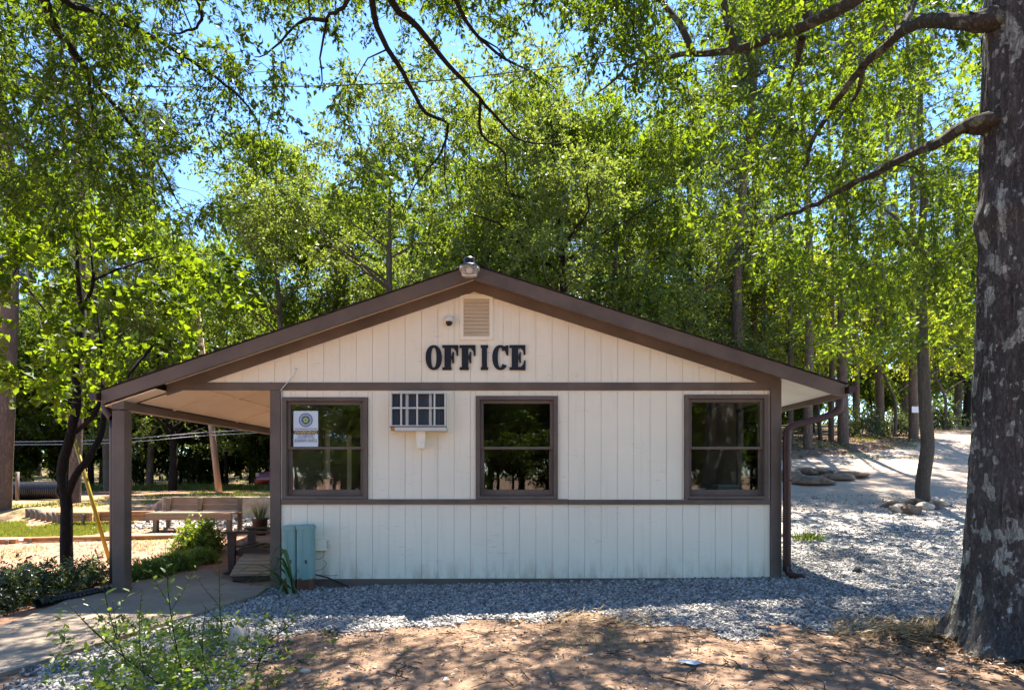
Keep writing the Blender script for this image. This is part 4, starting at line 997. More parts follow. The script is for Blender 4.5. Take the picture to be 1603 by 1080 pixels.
def d_sm(px, py, Y):
    if not (-120 < px < 405): return 0
    hi_ = np.interp(px, [-120, 0, 120, 250, 330, 400], [360, 320, 300, 350, 390, 450]); lo = np.interp(px, [-120, 0, 100, 160, 230, 300, 400], [570, 600, 640, 620, 575, 545, 500])
    if py < hi_ or py > lo: return 0
    if px > 120 and Y < 8.3: return 0
    return np.clip(.5 + 1.7 * mnoise.noise((px * .013, py * .013, 6.)), .03, 1)
c_sm = sample(165, d_sm, -120, 410, 290, 700, 7.2, 10.4, r2); o_ = s2.grow(c_sm, .1)
V, F, tw = cluster_leaves(c_sm, o_, r2, 6, 8, .088, .85, .34, 'broad', .15, 1.0)
link('trunk', tubes_mesh('small_tree_wood', s2.ch + twigs(tw, 0, .003), M['bark_dark']), None, sm, (0, 0, 0))
link('crown', fmesh('small_tree_crown', V, F, M['leaf_maple']), None, sm, (0, 0, 0))

# --- generic trees, built once each at the origin
def deciduous(seed, H, cr, tr, low, nclus, lsize, leafm, barkm, lean=0., wid=.5, K=6, L=9, kind='narrow'):
    r = np.random.default_rng(seed); s = Skel(seed)
    top = np.array((r.normal(0, .3) + lean, r.normal(0, .3), H * .86))
    tr_pts = [np.array((0, 0, -.2)), np.array((r.normal(0, .1), r.normal(0, .1), H * .2)), top * np.array((.5, .5, .5)) + np.array((r.normal(0, .25), r.normal(0, .25), 0)), top]
    T_ = s.limb(tr_pts, tr, tr * .15, .3, .015)
    for k_ in range(11):
        t = r.uniform(max(.22, low - .05), .85); b = T_[int(t * (len(T_) - 1))]; a = k_ * 2.4 + r.normal(0, .3); ln = cr * r.uniform(.55, .95) * (1.1 - .5 * t)
        dz = ln * r.uniform(.25, .8)
        s.limb([b, b + (math.cos(a) * ln * .4, math.sin(a) * ln * .4, dz * .35 + .2), b + (math.cos(a + .2) * ln * .75, math.sin(a + .2) * ln * .75, dz * .8), b + (math.cos(a + .1) * ln, math.sin(a + .1) * ln, dz)], tr * .42 * (1.15 - t), .02, .3, .03)
    blobs = []
    for k_ in range(15):
        a = r.uniform(0, 2 * np.pi); zz = r.uniform(low, .97); rad = cr * math.sqrt(max(.08, 1 - ((zz - .58) / .48) ** 2)) * r.uniform(.35, .85)
        blobs.append((np.array((math.cos(a) * rad + lean * zz, math.sin(a) * rad, H * zz)), cr * r.uniform(.26, .46)))
    cl = []
    while len(cl) < nclus:
        c, br = blobs[r.integers(len(blobs))]; u = unit(r.normal(0, 1, 3)); q_ = c + u * br * r.uniform(.45, 1.) ** .6 * np.array((1.1, 1.1, .72))
        if q_[2] > H * low * .8: cl.append(q_)
    cl = np.array(cl); o = s.grow(cl, .1, .05, .5, .008)
    V, F, tw = cluster_leaves(cl, o, r, K, L, lsize, wid, .50, kind, .12, .9)
    return tubes_mesh('wood', s.ch, barkm), fmesh('leaves', V, F, leafm)
def pine(seed, H, tr, crown0, nclus, barkm=None):
    r = np.random.default_rng(seed); s = Skel(seed)
    T_ = s.limb([(0, 0, -.2), (r.normal(0, .1), r.normal(0, .1), H * .35), (r.normal(0, .2), r.normal(0, .2), H * .7), (r.normal(0, .25), r.normal(0, .25), H)], tr, tr * .12, .4, .006)
    tips = []
    for k_ in range(34):
        t = r.uniform(crown0, .98); b = T_[int(t * (len(T_) - 1))]; a = r.uniform(0, 6.28); ln = (1.05 - t) / (1.05 - crown0) * 3.0 * r.uniform(.5, 1.) + .5
        P = s.limb([b, b + (math.cos(a) * ln * .5, math.sin(a) * ln * .5, .15 * ln), b + (math.cos(a) * ln, math.sin(a) * ln, .25 * ln)], .05 * (1.2 - t) + .015, .01, .3, .02)
        for q_ in range(nclus // 34): tips.append(P[r.integers(len(P) // 3, len(P))] + r.normal(0, .32, 3))
    for k_ in range(9):        # dead stubs on the bare trunk
        t = r.uniform(.3, crown0); b = T_[int(t * (len(T_) - 1))]; a = r.uniform(0, 6.28); s.limb([b, b + (math.cos(a) * .5, math.sin(a) * .5, .1), b + (math.cos(a) * 1.1, math.sin(a) * 1.1, -.05)], .018, .006, .3, .02)
    cl = np.array(tips); n = len(cl); Kn = 42
    d = unit(r.normal(0, 1, (n, Kn, 3)) + np.array((0, 0, .35))).reshape(-1, 3); p = np.repeat(cl, Kn, 0) + d * .03
    sz = r.uniform(.16, .30, len(p)); V, F = leaves(p, d, unit(r.normal(0, 1, p.shape)), sz, np.full(len(p), .022), 'narrow', 0)
    return tubes_mesh('wood', s.ch, barkm or M['bark_pine']), fmesh('needles', V, F, M['needle'])
KIND = {
 'oakA': deciduous(101, 14, 4.8, .24, .16, 760, .125, M['leaf_back'], M['bark_grey'], K=7, L=10),
 'oakB': deciduous(102, 13, 4.6, .22, .20, 740, .125, M['leaf_back'], M['bark_dark'], .4, K=7, L=10),
 'oakC': deciduous(103, 15, 4.4, .22, .14, 760, .125, M['leaf_back2'], M['bark_grey'], -.4, K=7, L=10),
 'under': deciduous(104, 6.5, 2.7, .07, .08, 360, .15, M['leaf_wood'], M['bark_dark'], 0, .55),
 'under2': deciduous(106, 9, 3.0, .11, .10, 420, .17, M['leaf_wood'], M['bark_dark'], .2, .55),
 'bright': deciduous(105, 7.5, 2.4, .08, .30, 150, .12, M['leaf_bright'], M['bark_grey'], .2, .6, 6, 8),
 'pineA': pine(201, 21, .20, .50, 560),
 'pineB': pine(202, 19, .17, .42, 560),
 'pineC': pine(203, 22, .18, .62, 300),
}
def plant(kind, x, y, name, label, group=None, scale=1., rz=None, sxy=None, tscale=None):
    wme, lme = KIND[kind]
    o = thing(name, label, 'tree', (x, y, hz(x, y)), group, random.uniform(0, 6.28) if rz is None else rz)
    sx = scale if sxy is None else sxy; o.scale = (sx, sx, scale)
    for nm, me in (('trunk', wme), ('crown', lme)):
        c = bpy.data.objects.new(nm, me); C.objects.link(c); c.parent = o
    return o
def plantp(kind, px, py, name, label, group=None, scale=1., rz=None, sxy=None):
    g_ = gp(px, py); return plant(kind, g_[0], g_[1], name, label, group, scale, rz, sxy)
def ploc(px, Y): return (px - CX) / FPX * Y, Y
# pines with trunks that can be told apart
plantp('pineA', 0, 797, 'pine_tree', 'thick pine trunk at the far left edge beside the black pipe', 'pines left of the office', 1.05, .3, 1.15)
plantp('pineB', 116, 787, 'pine_tree', 'pale straight pine trunk just behind the small dark tree', 'pines left of the office', 1.1, 1.2, .9)
plantp('pineA', 43, 760, 'pine_tree', 'dark pine trunk behind the black corrugated pipe', 'pines left of the office', 1.0, 2.2)
plantp('pineB', 234, 765.5, 'pine_tree', 'pine trunk at the wood edge seen under the porch roof, left of pole', 'pines left of the office', 1.0, .2)
PR_ = [(1238, 697, .55, 'thin pine trunk nearest the office downspout'), (1264.6, 702, .95, 'pine trunk seen through the bend of the downspout'), (1301, 690, .62, 'thin pine trunk behind the right gutter end'), (1320, 693, 1.15, 'stout pine trunk just left of the right gutter tip'),
      (1378, 682, 1.05, 'lone pine trunk midway between gutter and signed pine'), (1430, 686, 1.1, 'pine trunk with a white notice nailed on it')]
for k_, (px, py, s_, lb) in enumerate(PR_): plantp('pineC', px, py, 'pine_tree', lb, 'pines along the drive', 1.0, k_ * 1.3, s_)
for px, Y, kd, s_, lb in [(1160, 23, 'pineA', 1.2, 'stout pine trunk rising behind the right roof slope'), (1176, 26, 'pineB', 1.0, 'slimmer pine just right of the stout one behind roof'), (1341, 30, 'pineA', .85, 'slim pine set back in the woods right of gutter tip'), (1498, 40, 'pineB', 1.4, 'dark pine trunk where the road bends out of sight')]:
    x, y = ploc(px, Y); plant(kd, x, y, 'pine_tree', lb, 'pines along the drive', 1.0, None, s_)
# leafy trees rising behind the roof
for px, Y, kd, s_, lb in [(600, 21, 'oakA', .95, 'tall leafy tree behind the roof, left of the gable lamp'), (905, 20, 'oakB', 1.0, 'leafy tree with a forked dark trunk behind the right roof slope'),
                       (430, 24, 'oakC', .9, 'leafy tree rising behind the left roof slope'), (1075, 25, 'oakA', .95, 'leafy tree behind roof, left of the stout pine'), (745, 29, 'oakC', .95, 'leafy tree farther back, straight behind the gable lamp'),
                       (270, 27, 'oakB', .85, 'leafy tree behind the small dark tree'), (1000, 33, 'oakC', 1.0, 'tall tree set far back right of the gable'), (520, 33, 'oakB', 1.0, 'tall tree set far back left of the gable'),
                       (515, 26, 'oakC', .92, 'leafy tree between the left slope and gable, one row back'), (682, 24.5, 'oakB', .9, 'leafy tree close behind the peak, left of lamp'), (800, 23, 'oakC', .88, 'leafy tree close behind the peak, right of lamp'),
                       (862, 28, 'oakA', 1.0, 'tallest leafy crown right of the gable lamp'), (985, 23.5, 'oakC', .9, 'leafy tree behind the middle of right roof slope'), (1140, 28, 'oakB', .95, 'leafy tree behind the stout pine'), (700, 35, 'oakA', 1.05, 'distant leafy crown seen left of the peak'), (860, 36, 'oakB', 1.05, 'distant leafy crown seen right of the peak'), (610, 30, 'oakC', .95, 'leafy crown one row behind the left slope'), (1195, 33, 'oakA', 1.0, 'leafy crown above the lower right roof slope'), (170, 26, 'oakC', .9, 'leafy tree behind the left end of the porch roof')]:
    x, y = ploc(px, Y); plant(kd, x, y, 'leafy_tree', lb, 'leafy trees behind the office', s_)
# slender tree in the stone ring, bright saplings beside the road
RX, RY_, RZ_ = gp(1447, 786)
rt = thing('slender_tree', 'slender curved tree growing from a ring of stones', 'tree', (RX, RY_, RZ_))
s3 = Skel(31)
s3.limb([(RX, RY_, RZ_ - .15), at(1444, 760, RY_), at(1452, 700, RY_), at(1449, 650, RY_), at(1445, 560, RY_), at(1443, 480, RY_), at(1441, 390, RY_), at(1446, 300, RY_), at(1440, 180, RY_), at(1450, 60, RY_)], .155, .04, .12, .004)
s3.limb([at(1441, 400, RY_), at(1410, 350, RY_ - .4), at(1370, 320, RY_ - .7), at(1330, 310, RY_ - .9)], .05, .012, .15, .01)
s3.limb([at(1443, 440, RY_), at(1480, 400, RY_ - .4), at(1520, 380, RY_ - .6), at(1580, 370, RY_ - .6)], .045, .012, .15, .01)
s3.limb([at(1446, 520, RY_), at(1420, 500, RY_ + .5), at(1370, 500, RY_ + .9), at(1310, 520, RY_ + 1.2)], .035, .01, .15, .01)
r3 = np.random.default_rng(44)
def d_rt(px, py, Y):
    lo = np.interp(px, [1200, 1280, 1350, 1440, 1530, 1650], [430, 540, 580, 540, 580, 560])
    if py > lo: return 0
    return np.clip(.5 + 1.3 * mnoise.noise((px * .012, py * .012, 8.)), .03, 1)
c_ = sample(300, d_rt, 1200, 1650, 80, 590, RY_ - 2.2, RY_ + 2.2, r3); o_ = s3.grow(c_, .1, .03, .3, .005)
V, F, tw = cluster_leaves(c_, o_, r3, 6, 10, .13, .5, .55, 'narrow', .15, .9)
link('trunk', tubes_mesh('slender_wood', s3.ch, M['bark_grey']), None, rt, (0, 0, 0)); link('crown', fmesh('slender_crown', V, F, M['leaf_back2']), None, rt, (0, 0, 0))
for px, Y, s_, lb in [(1285, 25, 1.05, 'bright yellow-green sapling above the right gutter'), (1400, 27, 1.0, 'bright sapling left of the pine with the notice'), (1478, 33, 1.1, 'bright sapling by the road behind slender tree'), (1215, 24, 1.05, 'bright sapling just behind the right roof slope')]:
    x, y = ploc(px, Y); plant('bright', x, y, 'sapling', lb, 'sunlit saplings along the drive', s_)
# understory and woods behind
wl_ = [(-28 + 2.0 * i_, 30.6 + (i_ * 7 % 5) * .55) for i_ in range(13)] + [(-27.5, 29.5), (-24.3, 29.6), (-20.4, 29.8), (-16.8, 31.2), (-14.6, 31.4), (-12.9, 32.1), (-11.2, 32.0), (-9.0, 32.6), (-7.2, 33.2), (-5.1, 33.8), (-23, 33.5), (-29, 32), (-26, 31), (-22, 27), (-21, 33), (-18, 30), (-17.5, 34.5), (-15.5, 33), (-14, 36), (-12.5, 34), (-11, 37), (-9.5, 34.5), (-8, 38), (-6, 36), (-3.5, 38), (-30, 36), (-25, 38), (-19, 40), (-13, 41)]
for k_, (x, y) in enumerate(wl_): plant('under2' if k_ % 2 else 'under', x, y, 'understory_tree', 'leafy young tree in the dark wood edge beyond the left yard', 'young trees at the wood edge', random.uniform(.85, 1.25) * (.55 if k_ < 13 else 1.))
wr_ = [(8.5, 30.5), (11, 31.5), (13.5, 32), (16.5, 35), (10, 34), (14, 38), (18.5, 40), (21.5, 44), (24, 41), (15, 30.5), (6.5, 31), (12.3, 35), (9, 37.5)]
for k_, (x, y) in enumerate(wr_): plant('under' if k_ % 2 else 'under2', x, y, 'understory_tree', 'leafy young tree in the woods behind the pines on the right', 'young trees behind the pines', random.uniform(.6, .95))
wx_ = [(14, 46), (18, 48), (23, 47), (28, 50), (33, 52), (12, 43), (38, 56), (20, 52)]
for k_, (x, y) in enumerate(wx_): plant('under2', x, y, 'understory_tree', 'leafy young tree in the woods behind the pines on the right', 'young trees behind the pines', random.uniform(1.1, 1.4))
bk = [(-34, 44), (-27, 46), (-20, 45), (-13, 47), (-6, 45), (1, 47), (8, 45), (15, 48), (22, 50), (30, 47), (37, 50), (-24, 36), (-16, 38), (28, 38), (33, 42), (-38, 38), (30, 33), (36, 30)]
for k_, (x, y) in enumerate(bk): plant(['oakA', 'pineB', 'oakC', 'oakB', 'pineA'][k_ % 5], x, y, 'woodland_tree', 'tall woodland tree in the far rows closing off the view', 'tall trees of the far wood', random.uniform(1.0, 1.25))
# woods across the yard, which the windows mirror
fu_ = [(-20 + 3.1 * i_ + random.uniform(-.6, .6), -17 - 3.2 * (i_ % 2) + random.uniform(-.5, .5)) for i_ in range(14)] + [(-24 + 3.3 * i_, -24 + random.uniform(-1, 1)) for i_ in range(15)] + [(-30 + 5 * i_, -31 + random.uniform(-1, 1)) for i_ in range(13)]
for k_, (x, y) in enumerate(fu_): plant('under2' if k_ % 2 else 'under', x, y, 'understory_tree', 'young tree mirrored low in the office window panes', 'young trees mirrored in the windows', random.uniform(.8, 1.1))
fr_ = [(-9, -22), (-4.5, -24), (.5, -21.5), (-14, -23), (-1.5, -26), (-19, -22), (14, -25)]
for k_, (x, y) in enumerate(fr_): plant(['oakC', 'pineA', 'oakB', 'pineB', 'oakA'][k_ % 5], x, y, 'woodland_tree', 'dark tree mirrored in the office window panes', 'trees mirrored in the windows', random.uniform(.9, 1.1))
# far wood: reads as one mass
r4 = np.random.default_rng(55); parts = []; cl = []
for k_ in range(530):
    x = r4.uniform(-95, 95); y = r4.uniform(44, 80); z = hz(x, y); H = r4.uniform(9, 17)
    for j in range(11): cl.append((x + r4.normal(0, 1.8), y + r4.normal(0, 1.8), z + H * r4.uniform(.0, 1) ** 1.3))
cl = np.array(cl); V, F, tw = cluster_leaves(cl, unit(r4.normal(0, 1, cl.shape)), r4, 4, 6, .45, .55, 1.5)
tag(link('distant_woods', fmesh('distant_woods', V, F, M['leaf_wood'])), 'dense far woods closing the gaps between the trees', 'woods', kind='stuff')

# ------------------------------------------------------------------ shrubs, weeds, grass, litter
def shrub(seed, rx, ry, h, n, size, mat, kind='oval', wid=.5, spread=.14, K=5, L=8):
    r = np.random.default_rng(seed); s = Skel(seed)
    for k_ in range(6):
        a = r.uniform(0, 6.28); s.limb([(0, 0, -.03), (math.cos(a) * rx * .3, math.sin(a) * ry * .3, h * .35), (math.cos(a) * rx * .6, math.sin(a) * ry * .6, h * .7)], .012, .004, .05, .006)
    u = unit(r.normal(0, 1, (n, 3))); u[:, 2] = np.abs(u[:, 2]); c = u * r.uniform(.45, 1, (n, 1)) * np.array((rx, ry, h * .92)) * (1 + .12 * r.normal(0, 1, (n, 1))) + np.array((0, 0, .05))
    c[:, 2] = np.clip(c[:, 2], .06, None)
    o = s.grow(c, .05, .008, .08, .002); V, F, tw = cluster_leaves(c, o, r, K, L, size, wid, spread, kind, -.1, .6)
    return tubes_mesh('stems', s.ch, M['bark_twig']), fmesh('foliage', V, F, mat)
SH = {'bright': shrub(1, .42, .38, .52, 230, .05, M['leaf_shrub'], 'oval', .48), 'low': shrub(2, .5, .4, .30, 170, .042, M['leaf_shrub'], 'oval', .5), 'azalea': shrub(3, .55, .45, .48, 130, .038, M['leaf_azalea'], 'oval', .5)}
def put_shrub(kind, x, y, label, group=None, s=1., h=1., rz=None, name='shrub'):
    o = thing(name, label, 'shrub', (x, y, hz(x, y)), group, random.uniform(0, 6) if rz is None else rz); o.scale = (s, s, s * h)
    for nm, me in zip(('stems', 'foliage'), SH[kind]):
        c = bpy.data.objects.new(nm, me); C.objects.link(c); c.parent = o
    return o
g_ = gp(312, 868); put_shrub('bright', g_[0], g_[1], 'rounded bright green shrub in front of the bench', 'shrubs along the walk', .92, 1.1)
for px, py, s_, lb in [(325, 882, .55, 'low bright shrub tucked under the rounded shrub'), (285, 893, .62, 'low bright green shrub in middle of the walk edge'), (248, 905, .6, 'low green shrub right behind the porch post')]:
    g_ = gp(px, py); put_shrub('low', g_[0] - .15, g_[1], lb, 'shrubs along the walk', s_ * 1.1, 1.1)
for px, py, s_, lb in [(150, 922, .8, 'dark azalea shrub touching the downspout by the post'), (75, 940, .95, 'dark azalea shrub under the small tree'), (20, 955, .95, 'dark azalea shrub at the left edge of the walk'), (-45, 965, 1., 'dark azalea shrub cut by the left picture edge')]:
    g_ = gp(px, py); put_shrub('azalea', g_[0] - .25, g_[1] + .2, lb, 'azaleas along the walk', s_)
for px, YY, s_, lb in [(1405, 28, 1.9, 'round bush between the pines right of the gutter'), (1350, 27, 2.1, 'round bush in woods just right of gutter tip'), (1460, 34, 2.6, 'bush at the woods edge behind slender tree')]:
    x, y = ploc(px, YY); put_shrub('azalea', x, y, lb, 'bushes under the pines', s_, 1.2, name='bush')
# upright weeds at lower left
def weed(base, top, nl, ls, label, seed, lean=0.):
    r = np.random.default_rng(seed); t = thing('leafy_weed', label, 'weed', tuple(base), 'weeds beside the gravel')
    base = np.array(base); top = np.array(top); midp = (base + top) / 2 + r.normal(0, .03, 3)
    P = smooth_path([base - (0, 0, .02), midp, top], .04); chs = [(P, np.linspace(.0055, .0018, len(P)))]; vf = []
    def leafy(P, n, s0, ls):
        s_ = np.linspace(s0, 1, n); idx = (s_ * (len(P) - 1)).astype(int); p = P[idx]; tg = unit(np.gradient(P, axis=0))[idx]
        az = np.arange(n) * 2.4 + r.normal(0, .3, n); rad = np.stack([np.cos(az), np.sin(az), np.zeros(n)], -1)
        d = unit(rad + tg * .55 + r.normal(0, .15, (n, 3))); nr = unit(np.array((0, 0, 1.)) + r.normal(0, .25, (n, 3)))
        sz = ls * r.uniform(.6, 1.1, n) * np.interp(s_, [0, .7, 1], [1, 1, .6])
        vf.append(leaves(p, d, nr, sz, sz * .40, 'oval', .18))
    leafy(P, nl, .18, ls)
    for k_ in range(3):
        b = P[int(r.uniform(.2, .6) * len(P))]; L_ = np.linalg.norm(top - base) * r.uniform(.25, .45); a = r.uniform(0, 6.28)
        Q = smooth_path([b, b + (math.cos(a) * L_ * .4, math.sin(a) * L_ * .4, L_ * .45), b + (math.cos(a) * L_ * .65, math.sin(a) * L_ * .65, L_ * .8)], .04)
        chs.append((Q, np.linspace(.003, .0015, len(Q)))); leafy(Q, max(5, nl // 3), .25, ls * .8)
    link('stem', tubes_mesh('stem', chs, M['bark_twig']), None, t, (0, 0, 0)); V, F = cat(vf); link('foliage', fmesh('foliage', V, F, M['leaf_weed']), None, t, (0, 0, 0))
WD = [((287, 1062), (258, 850), 30, .085, 'tallest leafy weed stem with wide leaves beside the gravel'), ((350, 1010), (343, 878), 20, .06, 'slim leafy weed standing before the middle of the walk'), ((205, 1052), (150, 860), 20, .09, 'large-leaved weed leaning left in front of the porch post'),
      ((228, 1060), (222, 922), 26, .06, 'bushy weed right below the porch post'), ((262, 1076), (105, 945), 26, .06, 'weed leaning far left over the walk'), ((375, 1035), (505, 940), 24, .065, 'weed arching right over gravel towards the pedestals'),
      ((330, 1078), (322, 950), 24, .055, 'short weed between the walk and the pale rocks'), ((400, 1050), (430, 975), 16, .05, 'small weed right of the pale rocks')]
for k_, (b, t_, nl, ls, lb) in enumerate(WD):
    g_ = gp(*b); tp_ = at(t_[0], t_[1], g_[1] + .1); weed(g_, tp_, nl, ls, lb, 300 + k_)
# low ground cover under the weeds
def cover(name, X, Y, h, size, mat, label, cat, r, per=14, kind='oval', wid=.45):
    cen = np.stack([X, Y, hgt(X, Y) + h * r.uniform(.1, 1, len(X))], -1); out_ = unit(r.normal(0, 1, cen.shape) + np.array((0, 0, .8)))
    V, F, tw = cluster_leaves(cen, out_, r, 3, per // 3, size, wid, h * .8, kind, -.4, .8)
    tag(link(name, fmesh(name, V, F, mat)), label, cat, kind='stuff')
r5 = np.random.default_rng(66); n = 270
gxy = np.array([gp(px, py)[:2] for px, py in zip(r5.normal(270, 85, n).clip(90, 520), r5.uniform(985, 1110, n))])
cover('ground_cover', gxy[:, 0], gxy[:, 1], .14, .045, M['leaf_weed'], 'low mixed weeds covering the lower left corner', 'ground cover', r5)
def blades(name, X, Y, h, mat, label, r, w_=.006):
    n = len(X); p = np.stack([X, Y, hgt(X, Y)], -1); d = unit(np.stack([r.normal(0, .35, n), r.normal(0, .35, n), np.ones(n)], -1)); L_ = h * r.uniform(.5, 1.2, n)
    sd = unit(np.stack([r.normal(0, 1, n), r.normal(0, 1, n), np.zeros(n)], -1)) * w_; V = np.stack([p - sd, p + sd, p + d * L_[:, None]], 1)
    tag(link(name, fmesh(name, V.reshape(-1, 3), np.arange(n * 3).reshape(-1, 3), mat)), label, 'grass', kind='stuff')
def blob_scatter(r, n, x0, x1, y0, y1, seed, thr):
    X = r.uniform(x0, x1, n); Y = r.uniform(y0, y1, n); k = np.array([mnoise.noise((x * .8, y * .8, seed)) > thr for x, y in zip(X, Y)]); return X[k], Y[k]
X, Y = blob_scatter(r5, 26000, -13, -8.6, 12.2, 14.0, 1., -.25); blades('lawn_grass', X, Y, .07, M['grass'], 'bright lawn patch before the timber edging on the left', r5, .008)
X, Y = blob_scatter(r5, 24000, -13, -4.5, 15.2, 26, 2., .02); blades('yard_grass', X, Y, .07, M['grass'], 'patchy grass on the terrace behind the bench', r5, .012)
X, Y = blob_scatter(r5, 9000, -26, -4, 27.5, 31, 3., -.3); blades('tall_grass', X, Y, .35, M['grass'], 'taller grass along the edge of the left wood', r5, .015)
X, Y = blob_scatter(r5, 3500, -9, -5.2, 9.5, 12.0, 4., .2); blades('sparse_grass', X, Y, .05, M['grass'], 'sparse grass on the pink clay by the shrubs', r5)
X, Y = blob_scatter(r5, 2600, -2.5, 4, 4.6, 5.9, 5., .33); blades('gravel_edge_grass', X, Y, .035, M['grass'], 'thin moss and grass along the edge of gravel', r5, .004)
X, Y = blob_scatter(r5, 6000, 7, 16, 20.5, 27, 6., .15); blades('bank_grass', X, Y, .12, M['grass'], 'thin grass on the bank under the pines', r5, .012)
# grass tuft in the gravel at right
for (px, py, lb) in [(1262, 848, 'green weed tuft growing in the gravel right of the downspout')]:
    g_ = gp(px, py); n = 240; tt = thing('weed_tuft', lb, 'weed', tuple(g_)); a = r5.uniform(0, 6.28, n); rr_ = r5.uniform(0, .22, n)
    p = np.stack([rr_ * np.cos(a), rr_ * np.sin(a), np.zeros(n)], -1); d = unit(np.stack([np.cos(a) * .5, np.sin(a) * .5, np.ones(n)], -1) + r5.normal(0, .3, (n, 3))); V, F = leaves(p + d * .04, d, unit(r5.normal(0, 1, p.shape)), r5.uniform(.06, .2, n), np.full(n, .014), 'narrow')
    link('blades', fmesh('blades', V, F, M['leaf_weed']), None, tt, tuple(g_))
# leaf litter and twigs on the bare earth
def litter(name, n, x0, x1, y0, y1, size, label, r, inside=False):
    X = r.uniform(x0, x1, n); Y = r.uniform(y0, y1, n); k = in_poly(X, Y, yard); k = k if inside else ~k
    k &= ~in_poly(X, Y, WALK); X, Y = X[k], Y[k]; n = len(X)
    a = r.uniform(0, 6.28, n); d = unit(np.stack([np.cos(a), np.sin(a), r.normal(.05, .22, n)], -1)); nr = unit(np.array((0, 0, 1.)) + r.normal(0, .35, (n, 3)))
    sz = size * r.uniform(.5, 1.3, n); wv_ = sz * r.choice([.35, .35, .08], n); V, F = leaves(np.stack([X, Y, hgt(X, Y) + .012], -1), d, nr, sz, wv_, 'oval', .2)
    tag(link(name, fmesh(name, V, F, M['litter'])), label, 'leaf litter', kind='stuff')
litter('leaf_litter', 15000, -3.2, 6.5, 2.6, 5.8, .036, 'dry brown leaves and twigs strewn on the bare earth', r5)
litter('yard_litter', 5200, -12, -4.9, 8.0, 14, .06, 'dry leaves strewn over the pink clay yard', r5)
litter('gravel_litter', 700, -3, 8, 4.5, 10, .05, 'scattered brown leaves lying on the gravel', r5, True)
litter('bank_litter', 4200, 6, 18, 20.5, 28, .14, 'pine straw and leaves on the bank under the pines', r5)
n = 1500; X = r5.uniform(-3, 6, n); Y = r5.uniform(2.7, 5.9, n); k = ~in_poly(X, Y, yard) & ~in_poly(X, Y, WALK); X, Y = X[k], Y[k]; R_ = .006 * r5.lognormal(0, .5, len(X))
tag(link('earth_pebbles', stones_mesh(np.stack([X, Y, hgt(X, Y) + R_ * .4], -1), R_, M['palerock'])), 'small pebbles scattered over the bare earth', 'pebbles', kind='stuff')
n = 420; X = r5.uniform(-3, 6, n); Y = r5.uniform(2.7, 5.9, n); k = ~in_poly(X, Y, WALK); X, Y = X[k], Y[k]; chs = []
for x_, y_ in zip(X, Y):
    a_ = r5.uniform(0, 6.28); L_ = r5.uniform(.05, .26); dx, dy = math.cos(a_) * L_ / 2, math.sin(a_) * L_ / 2; b_ = r5.normal(0, .02, 2); zz_ = hz(x_, y_) + .012
    chs.append((np.array([(x_ - dx, y_ - dy, zz_), (x_ + b_[0], y_ + b_[1], zz_ + .008), (x_ + dx, y_ + dy, zz_)]), np.array((.0035, .003, .002)) * r5.uniform(.6, 1.5)))
tag(link('fallen_twigs', tubes_mesh('fallen_twigs', chs, M['bark_twig'])), 'thin fallen twigs lying on the bare earth', 'twigs', kind='stuff')
def straw(name, px0, px1, py0, py1, n, label):
    g2 = np.array([gp(a_, b_)[:2] for a_, b_ in zip(r5.uniform(px0, px1, n), r5.normal((py0 + py1) / 2, (py1 - py0) / 3, n))]); X, Y = g2[:, 0], g2[:, 1]; a_ = r5.normal(.2, .7, n)
    d_ = unit(np.stack([np.cos(a_), np.sin(a_), r5.normal(.08, .2, n)], -1)); sz = r5.uniform(.06, .18, n); V, F = leaves(np.stack([X, Y, hgt(X, Y) + r5.uniform(.008, .04, n)], -1), d_, unit(np.array((0, 0, 1.)) + r5.normal(0, .3, (n, 3))), sz, np.full(n, .006), 'narrow')
    tag(link(name, fmesh(name, V, F, M['straw'])), label, 'straw', kind='stuff')
straw('pine_straw', 1300, 1490, 972, 1002, 1300, 'pale pine straw heaped between gravel and the big trunk'); straw('straw_clump', 860, 1020, 962, 985, 500, 'clump of dry straw at the gravel edge in front of the wall')
n = 2600; a_ = r5.uniform(0, 6.28, n); q_ = .38 + np.abs(r5.normal(0, .42, n)); X = OX + q_ * np.cos(a_); Y = OY + q_ * np.sin(a_); b_ = r5.uniform(0, 6.28, n); sz = r5.uniform(.02, .07, n)
V, F = leaves(np.stack([X, Y, hgt(X, Y) + .008 + .10 * np.exp(-(q_ - .38) / .12) * r5.uniform(0, 1, n)], -1), unit(np.stack([np.cos(b_), np.sin(b_), r5.normal(.05, .25, n)], -1)), unit(np.array((0, 0, 1.)) + r5.normal(0, .4, (n, 3))), sz, sz * .4, 'oval', .2)
tag(link('trunk_litter', fmesh('trunk_litter', V, F, M['litter'])), 'dead leaves gathered round the foot of the big oak', 'leaf litter', kind='stuff')
